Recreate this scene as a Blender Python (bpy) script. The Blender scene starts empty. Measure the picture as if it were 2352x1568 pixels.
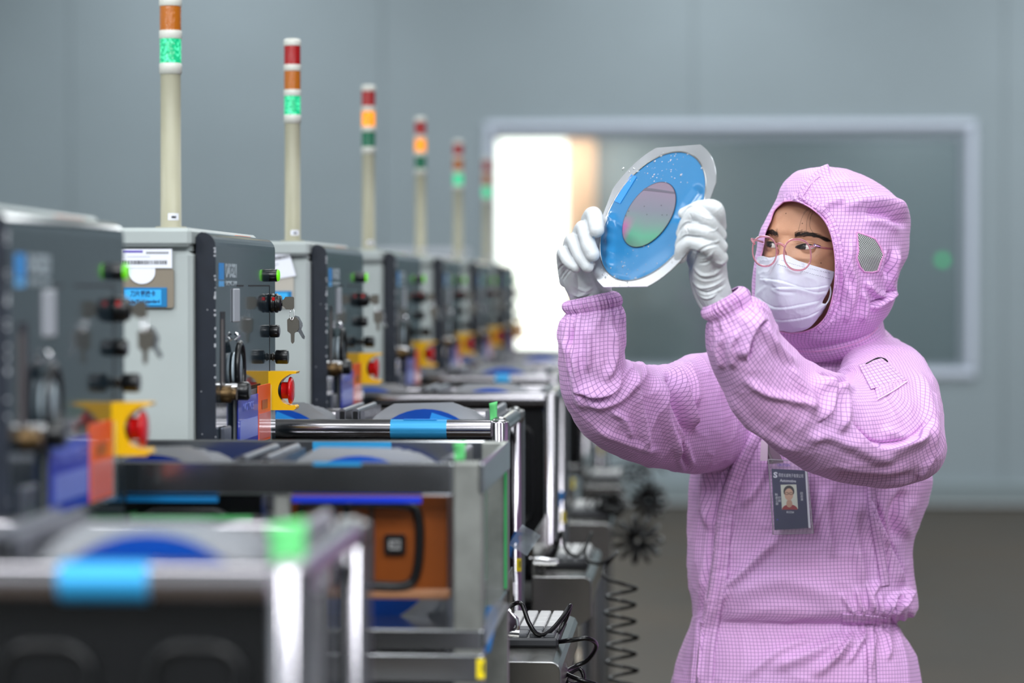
import bpy, math, random
import numpy as np
from mathutils import Vector, Matrix
random.seed(7); np.random.seed(7)
sc = bpy.context.scene
COL = sc.collection
rad = math.radians

# ------------------------------------------------------------------ camera, world, light, exposure
F_PX = 6300.0                      # focal length in pixels of a 2352 px wide frame
YAW, PITCH, CAM_Z = rad(3.85), rad(1.164), 1.45
cam_data = bpy.data.cameras.new('camera')
cam = bpy.data.objects.new('camera', cam_data); COL.objects.link(cam)
cam_data.sensor_width = 36.0
cam_data.lens = 36.0 * F_PX / 2352.0
cam_data.clip_start = 0.05; cam_data.clip_end = 200
cam.location = (0, 0, CAM_Z)
cam.rotation_euler = (math.pi/2 - PITCH, 0, YAW)
cam_data.dof.use_dof = True
cam_data.dof.focus_distance = 4.02
cam_data.dof.aperture_fstop = 2.8
sc.camera = cam
sc.view_settings.view_transform = 'Standard'
sc.view_settings.look = 'None'
sc.view_settings.gamma = 1.0
sc.view_settings.use_curve_mapping = False
sc.view_settings.exposure = 0.0
w = bpy.data.worlds.new('world'); sc.world = w; w.use_nodes = True
w.node_tree.nodes['Background'].inputs[0].default_value = (0.75, 0.88, 1.0, 1)
w.node_tree.nodes['Background'].inputs[1].default_value = 0.3

def area(name, loc, rot, sx, sy, power, color=(1, 1, 1)):
    l = bpy.data.lights.new(name, 'AREA'); l.shape = 'RECTANGLE'; l.size = sx; l.size_y = sy
    l.energy = power; l.color = color
    o = bpy.data.objects.new(name, l); COL.objects.link(o)
    o.location = loc; o.rotation_euler = rot
    return o
CEIL = 4.3
k = 0
for ly in (0.6, 3.6, 6.6, 9.8, 13.2, 16.6):
    for lx in (-3.2, 0.0, 3.0):
        pw = 33 if ly < 5 else 41
        area('ceiling_and_fill_light', (lx, ly, CEIL-0.03), (0, 0, 0), 1.2, 1.2, pw, (0.93, 0.98, 1.0)); k += 1
for lx in (-3.2, 0.0, 3.0):
    for ly in (-3.0, -1.4):
        area('ceiling_and_fill_light', (lx, ly, CEIL-0.03), (0, 0, 0), 1.2, 1.2, 145, (0.95, 0.98, 1.0))  # added fill lamps behind the camera, brightening the front of the person
area('ceiling_and_fill_light', (4.3, 15.2, CEIL-0.03), (0, 0, 0), 1.2, 1.2, 55, (0.93, 0.98, 1.0))  # added lamp to brighten the right of the rear wall
area('ceiling_and_fill_light', (1.4, 1.6, CEIL-0.03), (0, 0, 0), 1.2, 0.6, 40, (0.95, 0.98, 1.0))
area('ceiling_and_fill_light', (-4.72, 5.3, CEIL-0.03), (0, 0, 0), 0.8, 1.4, 12, (0.95, 0.98, 1.0))  # added dim lamp, placed to reflect in the lower part of the held wafer frame
area('ceiling_and_fill_light', (-1.2, 2.2, CEIL-0.03), (0, 0, 0), 1.2, 0.6, 30, (0.95, 0.98, 1.0))

# ------------------------------------------------------------------ helpers
RM = np.array(Matrix.Rotation(YAW, 3, 'Z') @ Matrix.Rotation(math.pi/2 - PITCH, 3, 'X'))
CAMP = np.array([0, 0, CAM_Z])
def P(px, py, Y):
    """world point at world depth Y seen at pixel (px, py)"""
    d = RM @ np.array([(px-1176.0)/F_PX, -(py-784.0)/F_PX, -1.0])
    return CAMP + d * (Y / d[1])
def proj(V):
    q = (np.asarray(V) - CAMP) @ RM
    return 1176.0 + F_PX*q[..., 0]/-q[..., 2], 784.0 - F_PX*q[..., 1]/-q[..., 2]

def srgb(r, g, b):
    f = lambda c: (c/255.0/12.92) if c/255.0 <= 0.04045 else ((c/255.0+0.055)/1.055)**2.4
    return (f(r), f(g), f(b), 1.0)

MATS = {}
def mat(name, rgb=(200, 200, 200), rough=0.5, metal=0.0, noise=0.0, nscale=30.0, bump=0.0, bscale=60.0,
        emit=None, estr=0.0, trans=0.0, alpha=1.0, coat=0.0, sss=0.0, spec=0.5, rnoise=0.0, stretch=(1, 1, 1), ior=1.45):
    if name in MATS: return MATS[name]
    m = bpy.data.materials.new(name); m.use_nodes = True
    nt = m.node_tree; N = nt.nodes; L = nt.links; b = N['Principled BSDF']
    c = srgb(*rgb)
    b.inputs['Base Color'].default_value = c
    b.inputs['Roughness'].default_value = rough
    b.inputs['Metallic'].default_value = metal
    b.inputs['IOR'].default_value = ior
    b.inputs['Specular IOR Level'].default_value = spec
    b.inputs['Transmission Weight'].default_value = trans
    b.inputs['Alpha'].default_value = alpha
    b.inputs['Coat Weight'].default_value = coat
    if sss:
        b.inputs['Subsurface Weight'].default_value = sss
        b.inputs['Subsurface Radius'].default_value = (0.012, 0.005, 0.003)
        b.inputs['Subsurface Scale'].default_value = 1.0
    if emit:
        b.inputs['Emission Color'].default_value = srgb(*emit); b.inputs['Emission Strength'].default_value = estr
    tc = N.new('ShaderNodeTexCoord'); mp = N.new('ShaderNodeMapping'); L.new(tc.outputs['Object'], mp.inputs[0])
    mp.inputs['Scale'].default_value = stretch
    nz = N.new('ShaderNodeTexNoise'); nz.inputs['Scale'].default_value = nscale; nz.inputs['Detail'].default_value = 4
    L.new(mp.outputs[0], nz.inputs[0])
    if noise:
        mx = N.new('ShaderNodeMix'); mx.data_type = 'RGBA'; mx.blend_type = 'MULTIPLY'
        mx.inputs[0].default_value = noise
        rp = N.new('ShaderNodeMapRange'); rp.inputs[1].default_value = 0.3; rp.inputs[2].default_value = 0.7
        L.new(nz.outputs[0], rp.inputs[0])
        cb = N.new('ShaderNodeCombineColor')
        for i in range(3): L.new(rp.outputs[0], cb.inputs[i])
        mx.inputs[6].default_value = c
        L.new(cb.outputs[0], mx.inputs[7]); L.new(mx.outputs[2], b.inputs['Base Color'])
    if rnoise:
        r2 = N.new('ShaderNodeMapRange'); r2.inputs[3].default_value = max(0, rough-rnoise); r2.inputs[4].default_value = rough+rnoise
        L.new(nz.outputs[0], r2.inputs[0]); L.new(r2.outputs[0], b.inputs['Roughness'])
    if bump:
        n2 = N.new('ShaderNodeTexNoise'); n2.inputs['Scale'].default_value = bscale; n2.inputs['Detail'].default_value = 3
        L.new(mp.outputs[0], n2.inputs[0])
        bp = N.new('ShaderNodeBump'); bp.inputs['Strength'].default_value = bump; bp.inputs['Distance'].default_value = 0.002
        L.new(n2.outputs[0], bp.inputs['Height']); L.new(bp.outputs[0], b.inputs['Normal'])
    MATS[name] = m
    return m

def tag(o, label=None, cat=None, group=None, kind=None):
    if label: o['label'] = label
    if cat: o['category'] = cat
    if group: o['group'] = group
    if kind: o['kind'] = kind
    return o
def empty(name, loc=(0, 0, 0), rz=0.0, parent=None):
    o = bpy.data.objects.new(name, None); COL.objects.link(o); o.location = loc; o.rotation_euler = (0, 0, rz)
    o.empty_display_size = 0.05
    if parent: o.parent = parent
    return o
def tree(o, out=None):
    out = [] if out is None else out
    out.append(o)
    for c in CH.get(o.name, []): tree(c, out)
    return out
CH = {}
def copy_tree(o, parent=None, skip=()):
    c = o.copy(); COL.objects.link(c)
    if parent is not None: c.parent = parent
    for ch in list(o.children):
        if ch.name.split('.')[0] in skip: continue
        copy_tree(ch, c, skip)
    return c

class MB:
    """collects shapes and links them as one mesh object"""
    def __init__(s): s.v = []; s.f = []; s.sm = []; s.mi = []
    def add(s, vs, fs, smooth=False, m=0):
        b = len(s.v); s.v += [tuple(map(float, v)) for v in vs]
        for f in fs: s.f.append(tuple(i+b for i in f)); s.sm.append(smooth); s.mi.append(m)
        return s
    def box(s, x0, x1, y0, y1, z0, z1, bev=0.0, m=0):
        if bev <= 0:
            v = [(x, y, z) for x in (x0, x1) for y in (y0, y1) for z in (z0, z1)]
            f = [(0, 1, 3, 2), (4, 6, 7, 5), (0, 4, 5, 1), (2, 3, 7, 6), (0, 2, 6, 4), (1, 5, 7, 3)]
            return s.add(v, f, False, m)
        b = min(bev, (x1-x0)/2.01, (y1-y0)/2.01, (z1-z0)/2.01)
        c = ((x0+x1)/2, (y0+y1)/2, (z0+z1)/2); h = ((x1-x0)/2, (y1-y0)/2, (z1-z0)/2)
        v = []; idx = {}
        for sx in (-1, 1):
            for sy in (-1, 1):
                for sz in (-1, 1):
                    for a in range(3):
                        p = [c[i]+(sx, sy, sz)[i]*(h[i]-(b if i != a else 0)) for i in range(3)]
                        idx[(sx, sy, sz, a)] = len(v); v.append(p)
        f = []
        for a in range(3):
            o1, o2 = [(1, 2), (2, 0), (0, 1)][a]
            for sg in (-1, 1):
                q = []
                for (p1, p2) in ((-1, -1), (1, -1), (1, 1), (-1, 1)):
                    k3 = [0, 0, 0]; k3[a] = sg; k3[o1] = p1; k3[o2] = p2; q.append(idx[(k3[0], k3[1], k3[2], a)])
                f.append(tuple(q if sg > 0 else q[::-1]))
            for p1 in (-1, 1):
                for p2 in (-1, 1):
                    k1 = [0, 0, 0]; k1[o1] = p1; k1[o2] = p2; q = []
                    for sg, ax in ((-1, o1), (1, o1), (1, o2), (-1, o2)):
                        k1[a] = sg; q.append(idx[(k1[0], k1[1], k1[2], ax)])
                    f.append(tuple(q if p1*p2 > 0 else q[::-1]))
        for sx in (-1, 1):
            for sy in (-1, 1):
                for sz in (-1, 1):
                    q = tuple(idx[(sx, sy, sz, a)] for a in range(3))
                    f.append(q if sx*sy*sz > 0 else q[::-1])
        return s.add(v, f, False, m)
    def tube(s, pts, r, n=12, m=0, cap=True, smooth=True, up=None):
        pts = [np.array(p, float) for p in pts]; k = len(pts)
        rr = r if hasattr(r, '__len__') else [r]*k
        t = [pts[min(i+1, k-1)]-pts[max(i-1, 0)] for i in range(k)]
        t = [q/(np.linalg.norm(q)+1e-12) for q in t]
        a = np.array([0, 0, 1.0]) if abs(t[0][2]) < 0.9 else np.array([1.0, 0, 0])
        u = np.cross(t[0], a); u /= np.linalg.norm(u)
        v = []
        for i in range(k):
            u = u - t[i]*np.dot(u, t[i]); u /= np.linalg.norm(u); w_ = np.cross(t[i], u)
            for j in range(n):
                an = 2*math.pi*j/n
                v.append(pts[i]+rr[i]*(math.cos(an)*u+math.sin(an)*w_))
        f = [(i*n+j, i*n+(j+1) % n, (i+1)*n+(j+1) % n, (i+1)*n+j) for i in range(k-1) for j in range(n)]
        s.add(v, f, smooth, m)
        if cap:
            s.add([v[j] for j in range(n)], [tuple(range(n))[::-1]], False, m)
            s.add([v[(k-1)*n+j] for j in range(n)], [tuple(range(n))], False, m)
        return s
    def lathe(s, prof, c=(0, 0, 0), axis='z', n=24, m=0, smooth=True):
        """prof: (radius, height) list"""
        v = []
        for (r, h) in prof:
            for j in range(n):
                a = 2*math.pi*j/n; x, y = r*math.cos(a), r*math.sin(a)
                p = {'z': (x, y, h), 'x': (h, x, y), 'y': (y, h, x)}[axis]
                v.append((c[0]+p[0], c[1]+p[1], c[2]+p[2]))
        k = len(prof)
        f = [(i*n+j, i*n+(j+1) % n, (i+1)*n+(j+1) % n, (i+1)*n+j) for i in range(k-1) for j in range(n)]
        s.add(v, f, smooth, m)
        if prof[0][0] > 1e-6: s.add(v[:n], [tuple(range(n))[::-1]], False, m)
        if prof[-1][0] > 1e-6: s.add(v[-n:], [tuple(range(n))], False, m)
        return s
    def prism(s, poly, a0, a1, axis='y', m=0, smooth=False):
        """poly: 2-D outline; axis y: (x,z), axis x: (y,z), axis z: (x,y)"""
        def pt(p, a): return {'y': (p[0], a, p[1]), 'x': (a, p[0], p[1]), 'z': (p[0], p[1], a)}[axis]
        n = len(poly)
        v = [pt(p, a0) for p in poly]+[pt(p, a1) for p in poly]
        area2 = sum(poly[i][0]*poly[(i+1) % n][1]-poly[(i+1) % n][0]*poly[i][1] for i in range(n))
        fl = (area2 > 0) ^ (axis == 'y')
        f = []
        for i in range(n):
            q = (i, (i+1) % n, n+(i+1) % n, n+i); f.append(q if fl else q[::-1])
        s.add(v, f, smooth, m)
        s.add(v, [tuple(range(n))[::-1] if fl else tuple(range(n)), tuple(range(n, 2*n)) if fl else tuple(range(n, 2*n))[::-1]], False, m)
        return s
    def quad(s, a, b, c, d, m=0): return s.add([a, b, c, d], [(0, 1, 2, 3)], False, m)
    def build(s, name, mats, parent=None, loc=None):
        me = bpy.data.meshes.new(name); me.from_pydata(s.v, [], s.f)
        for mm in (mats if isinstance(mats, (list, tuple)) else [mats]): me.materials.append(mm)
        me.polygons.foreach_set('use_smooth', s.sm); me.polygons.foreach_set('material_index', s.mi)
        me.update()
        o = bpy.data.objects.new(name, me); COL.objects.link(o)
        if parent: o.parent = parent
        if loc is not None: o.location = loc
        return o
def text_mesh(name, body, size, m, parent=None, loc=(0, 0, 0), rot=(math.pi/2, 0, 0), align='CENTER', ext=0.0002, sx=1.0, bold=0.0):
    cu = bpy.data.curves.new(name, 'FONT'); cu.body = body; cu.size = size; cu.align_x = align; cu.align_y = 'CENTER'
    cu.extrude = ext; cu.offset = bold; cu.resolution_u = 3
    t = bpy.data.objects.new(name, cu); COL.objects.link(t)
    bpy.context.view_layer.update()
    me = bpy.data.meshes.new_from_object(t.evaluated_get(bpy.context.evaluated_depsgraph_get()))
    bpy.data.objects.remove(t)
    me.materials.clear(); me.materials.append(m)
    o = bpy.data.objects.new(name, me); COL.objects.link(o); o.location = loc; o.rotation_euler = rot; o.scale = (sx, 1, 1)
    if parent: o.parent = parent
    return o
def rrect(x0, x1, z0, z1, r, n=5):
    pts = []
    for cx, cz, a in ((x1-r, z1-r, 0), (x0+r, z1-r, 90), (x0+r, z0+r, 180), (x1-r, z0+r, 270)):
        for i in range(n+1):
            t = rad(a+90*i/n); pts.append((cx+r*math.cos(t), cz+r*math.sin(t)))
    return pts
def helix(p0, p1, R, turns, n=16, phase=0.0, ax=None):
    p0 = np.array(p0, float); p1 = np.array(p1, float); t = p1-p0; t /= np.linalg.norm(t)
    a = np.array([0, 1.0, 0]) if abs(t[1]) < .9 else np.array([1.0, 0, 0])
    u = np.cross(t, a); u /= np.linalg.norm(u); v = np.cross(t, u); out = []
    k_ = int(turns*n)
    for i in range(k_+1):
        s_ = i/k_; an = phase+2*math.pi*turns*s_
        out.append(p0+(p1-p0)*s_+R*(math.cos(an)*u+math.sin(an)*v))
    return out
def spline(pts, n=8, closed=False):
    pts = [np.array(p, float) for p in pts]; k_ = len(pts); out = []
    rng = range(k_) if closed else range(k_-1)
    for i in rng:
        if closed: a, b, c, d = pts[(i-1) % k_], pts[i], pts[(i+1) % k_], pts[(i+2) % k_]
        else: a, b, c, d = pts[max(i-1, 0)], pts[i], pts[i+1], pts[min(i+2, k_-1)]
        for j in range(n):
            t = j/n
            out.append(0.5*((2*b)+(-a+c)*t+(2*a-5*b+4*c-d)*t*t+(-a+3*b-3*c+d)*t**3))
    if not closed: out.append(pts[-1])
    return out
H0 = CAM_Z
# ------------------------------------------------------------------ the room
WY = 18.1
M_wall = mat('painted_wall_panel', (160, 173, 180), 0.55, noise=0.05, nscale=2)
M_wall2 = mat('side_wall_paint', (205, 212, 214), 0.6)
M_seam = mat('panel_joint', (120, 132, 138), 0.7)
M_floor = mat('epoxy_floor', (74, 62, 48), 0.42, noise=0.35, nscale=1.3, rnoise=0.08, spec=.3)
M_frame = mat('white_aluminium_frame', (222, 230, 246), 0.3, metal=0.0)
M_alu = mat('brushed_aluminium', (190, 192, 196), 0.3, metal=1.0)
def struct(o): o['kind'] = 'structure'; return o
struct(MB().box(-5.2, 5.2, -4, 24, -0.1, 0).build('floor', M_floor))
struct(MB().box(-5.2, 5.2, -4, 24, CEIL, CEIL+0.1).build('ceiling', mat('ceiling_paint', (225, 228, 228), 0.7)))
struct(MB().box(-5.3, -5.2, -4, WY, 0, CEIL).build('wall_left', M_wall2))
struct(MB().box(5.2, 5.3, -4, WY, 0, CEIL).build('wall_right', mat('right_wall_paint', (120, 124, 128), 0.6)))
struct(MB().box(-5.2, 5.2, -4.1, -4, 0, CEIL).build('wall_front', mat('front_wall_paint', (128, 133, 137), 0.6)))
# rear wall: a backing sheet with the window cut out, faced with separate panels with recessed joints
wx0, wz1 = P(1133, 300, WY)[[0, 2]]; wx1, wz0 = P(2222, 848, WY)[[0, 2]]
def strip_boxes(mb, x0, x1, y0, y1, z0, z1, ox0, ox1, oz0, oz1, bev=0.0):
    """box x0..x1 z0..z1 minus the opening"""
    ax, bx = max(x0, ox0), min(x1, ox1)
    if ax >= bx: mb.box(x0, x1, y0, y1, z0, z1, bev); return
    if x0 < ax: mb.box(x0, ax, y0, y1, z0, z1, bev)
    if bx < x1: mb.box(bx, x1, y0, y1, z0, z1, bev)
    mb.box(ax, bx, y0, y1, z0, oz0, bev); mb.box(ax, bx, y0, y1, oz1, z1, bev)
mb = MB(); strip_boxes(mb, -5.2, 5.2, WY+0.02, WY+0.12, 0, CEIL, wx0, wx1, wz0, wz1)
wall_back = struct(mb.build('wall_back', M_seam))
sx_ = [P(x, 600, WY)[0] for x in (163, 878, 1592, 2306)]
dx = sx_[1]-sx_[0]
edges = [-5.2, sx_[0]-dx] + sx_ + [sx_[3]+dx, 5.2]
edges = [e for e in edges if -5.2 <= e <= 5.2]
for a, b in zip(edges[:-1], edges[1:]):
    mb = MB(); strip_boxes(mb, a+0.003, b-0.003, WY, WY+0.02, 0.0, CEIL, wx0, wx1, wz0, wz1)
    mb.build('wall_panel', M_wall, wall_back)
# window frame: a raised rounded surround with a deep reveal
win = empty('window_1', ((wx0+wx1)/2, WY, wz0)); struct(win)
def toL(o, root):
    o.location = (-root.location[0], -root.location[1], -root.location[2]); return o
fw = 0.055
for (a, b, c, d, nm) in ((wx0-fw, wx1+fw, wz1, wz1+fw, 'window_frame'), (wx0-fw, wx1+fw, wz0-fw, wz0, 'window_frame'),
                     (wx0-fw, wx0, wz0, wz1, 'window_frame'), (wx1, wx1+fw, wz0, wz1, 'window_frame')):
    toL(MB().box(a, b, WY-0.03, WY+0.1, c, d, 0.014).build(nm, M_frame, win), win)
M_reveal = mat('window_reveal', (150, 160, 172), 0.4)
mb = MB(); iw = 0.05
mb.box(wx0, wx0+0.02, WY, WY+0.12, wz0, wz1); mb.box(wx1-0.045, wx1, WY-0.005, WY+0.12, wz0, wz1)
mb.box(wx0, wx1, WY, WY+0.12, wz1-0.055, wz1); mb.box(wx0, wx1, WY, WY+0.12, wz0, wz0+0.03)
toL(mb.build('window_reveal', M_reveal, win), win)
M_pane = bpy.data.materials.new('window_glass'); M_pane.use_nodes = True
nt = M_pane.node_tree; N = nt.nodes; L = nt.links
gl = N.new('ShaderNodeBsdfGlossy'); gl.inputs['Roughness'].default_value = 0.02; gl.inputs['Color'].default_value = (1, 1, 1, 1)
tr = N.new('ShaderNodeBsdfTransparent'); tr.inputs[0].default_value = (0.9, 0.95, 0.94, 1)
fr = N.new('ShaderNodeFresnel'); fr.inputs[0].default_value = 1.45
mx = N.new('ShaderNodeMixShader'); L.new(fr.outputs[0], mx.inputs[0]); L.new(tr.outputs[0], mx.inputs[1]); L.new(gl.outputs[0], mx.inputs[2])
L.new(mx.outputs[0], N['Material Output'].inputs[0])
toL(MB().box(wx0+0.01, wx1-0.01, WY+0.09, WY+0.098, wz0+0.01, wz1-0.01).build('pane', M_pane, win), win)
# the next room behind the glass
RB = 21.6
M_next = mat('next_room_wall', (132, 143, 152), 0.6)
struct(MB().box(-5.2, 5.2, RB, RB+0.1, 0, CEIL).build('wall_next_room', M_next))
struct(MB().box(-5.3, -5.2, WY+.12, RB, 0, CEIL).build('wall_next_room_left', M_next))
struct(MB().box(5.2, 5.3, WY+.12, RB, 0, CEIL).build('wall_next_room_right', M_next))
bx0, bx1 = P(1128, 500, RB-.1)[0]-0.35, P(1306, 500, RB-.1)[0]
bx2 = P(1368, 500, RB-.2)[0]
M_sky = bpy.data.materials.new('daylight_window'); M_sky.use_nodes = True
b = M_sky.node_tree.nodes['Principled BSDF']; b.inputs['Base Color'].default_value = (0, 0, 0, 1)
b.inputs['Emission Color'].default_value = (1.0, 0.95, 0.88, 1); b.inputs['Emission Strength'].default_value = 3.2
win2 = struct(empty('window_2', (bx0, RB-.03, .9)))
toL(MB().box(bx0, bx1, RB-.04, RB-.02, 0.9, 2.75).build('lit_pane', M_sky, win2), win2)
toL(MB().box(bx0-.05, bx0, RB-.06, RB, .85, 2.8).box(bx0-.05, bx1+.03, RB-.06, RB, 2.75, 2.8).box(bx0-.05, bx1+.03, RB-.06, RB, .85, .9).build('window_frame', M_frame, win2), win2)
# peach curtain beside the daylight window
mb = MB(); nn = 60
vs = []; fs = []
for i in range(nn+1):
    x = bx1-0.02+(bx2-bx1+0.02)*i/nn; y = RB-0.17+0.02*math.sin(i*0.9)
    vs += [(x, y, 0.003), (x, y, CEIL)]
for i in range(nn): fs.append((2*i, 2*i+2, 2*i+3, 2*i+1))
mb.add(vs, fs, True)
M_cur = bpy.data.materials.new('peach_curtain_cloth'); M_cur.use_nodes = True
nt = M_cur.node_tree; b = nt.nodes['Principled BSDF']
b.inputs['Base Color'].default_value = srgb(246, 226, 206); b.inputs['Roughness'].default_value = 0.8
tl = nt.nodes.new('ShaderNodeBsdfTranslucent'); tl.inputs[0].default_value = srgb(255, 228, 205)
ms = nt.nodes.new('ShaderNodeMixShader'); ms.inputs[0].default_value = 0.5
nt.links.new(b.outputs[0], ms.inputs[1]); nt.links.new(tl.outputs[0], ms.inputs[2]); nt.links.new(ms.outputs[0], nt.nodes['Material Output'].inputs[0])
cu = mb.build('curtain', M_cur); tag(cu, 'peach curtain beside the bright window in the room behind the glass', 'curtain')
area('next_room_light', (-.9, RB-.6, 2.6), (rad(20), 0, 0), .9, .3, 16, (1.0, 0.9, 0.8))
area('next_room_light', (2.2, RB-2.6, CEIL-.05), (0, 0, 0), 1.6, .8, 120, (0.95, 1.0, 1.0))
# added green glowing disc, standing in for a tower light's reflection in the glass
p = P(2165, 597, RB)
o = MB().lathe([(0, -.02), (.028, -.015), (.03, 0)], (0, 0, 0), 'y', 20).build('green_reflection', mat('reflection_glow', (20, 90, 60), .4, emit=(20, 220, 130), estr=1.4), None, tuple(p))
tag(o, 'small round green reflection of a signal tower light in the long window', 'reflection')
# skirting: coved light strip, thin steel strip, dark gap
M_skirt = mat('skirting_grey', (140, 152, 156), 0.4)
zf = P(1176, 1160, WY)[2]
struct(MB().box(-5.2, 5.2, WY-0.05, WY, 0.0, 0.16, 0.012).build('baseboard_back', M_skirt))
struct(MB().box(-5.2, 5.2, WY-0.058, WY-0.05, 0.02, 0.034).build('trim_1', mat('pale_trim', (205, 208, 210), .3)))
struct(MB().box(-5.2, 5.2, WY-0.0585, WY-0.0582, 0.002, 0.018).build('trim_2', mat('dark_gap', (40, 34, 34), .6)))
# low white cable duct on the wall behind the far machines
a = P(850, 592, 15.5); c = P(1072, 574, 15.5)
o = MB().box(a[0], c[0], 15.5, 15.7, a[2], c[2], .006).box(a[0]+.03, a[0]+.09, 15.52, 15.68, 0, a[2], .004).box(c[0]-.09, c[0]-.03, 15.52, 15.68, 0, a[2], .004).build('cable_duct', mat('duct_white', (222, 226, 236), .35))
tag(o, 'long white raised cable duct behind the far machines', 'duct')
# ------------------------------------------------------------------ dicing machines in a row
M_body = mat('beige_powder_coat', (166, 173, 172), 0.45, noise=0.06, nscale=9)
M_dark = mat('charcoal_front_paint', (34, 46, 54), 0.10, noise=0.12, nscale=14, coat=0.1)
M_navy = mat('navy_edge_paint', (26, 32, 44), 0.38, noise=0.3, nscale=40)
M_chip = mat('chipped_paint', (170, 172, 178), 0.6)
M_blk = mat('black_plastic', (16, 17, 19), 0.28)
M_blk2 = mat('black_rubber', (20, 21, 23), 0.45)
M_yel = mat('yellow_plastic', (240, 184, 8), 0.32)
M_red = mat('red_plastic', (196, 16, 20), 0.25)
M_chrome = mat('chrome', (225, 225, 228), 0.08, metal=1.0)
M_steel = mat('stainless_steel', (176, 176, 176), 0.2, metal=1.0, rnoise=0.08, nscale=25)
M_key = mat('nickel_key', (118, 114, 106), 0.4, metal=0.8)
M_white = mat('white_paper', (226, 228, 238), 0.55)
M_ink = mat('black_ink', (22, 22, 28), 0.5)
M_violet = mat('violet_ink', (92, 74, 170), 0.5)
M_bluel = mat('sky_blue_card', (52, 170, 235), 0.45)
M_blued = mat('deep_blue_card', (10, 110, 165), 0.45)
M_logo = mat('logo_blue', (40, 140, 215), 0.4)
M_brown = mat('brown_plate', (128, 118, 104), 0.5)
M_led = mat('green_led_ring', (90, 200, 20), 0.3, emit=(120, 225, 20), estr=0.55)
M_signb = mat('blue_sign', (24, 48, 170), 0.35, coat=.2)
M_signo = mat('orange_sign', (236, 92, 24), 0.4, coat=.1)
M_signr = mat('salmon_print', (220, 110, 100), 0.35, coat=.4)
M_pale = mat('pale_blue_print', (112, 126, 205), 0.35)
M_brass = mat('brass', (84, 66, 42), 0.4, metal=.8)
M_acryl = mat('clear_acrylic', (235, 245, 245), 0.08, alpha=0.12)
M_greensticker = mat('green_sticker', (40, 190, 120), .5)
M_orangest = mat('orange_sticker', (240, 120, 50), .5)
M_window_dark = mat('smoked_window', (88, 96, 98), 0.06, coat=1.0)
FX = -0.6375                # plane of the machine fronts
PITCHM = 1.1
ZN = 3.28                  # near edge of machine 0, in pitches
def Ym(z): return PITCHM*z
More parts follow.
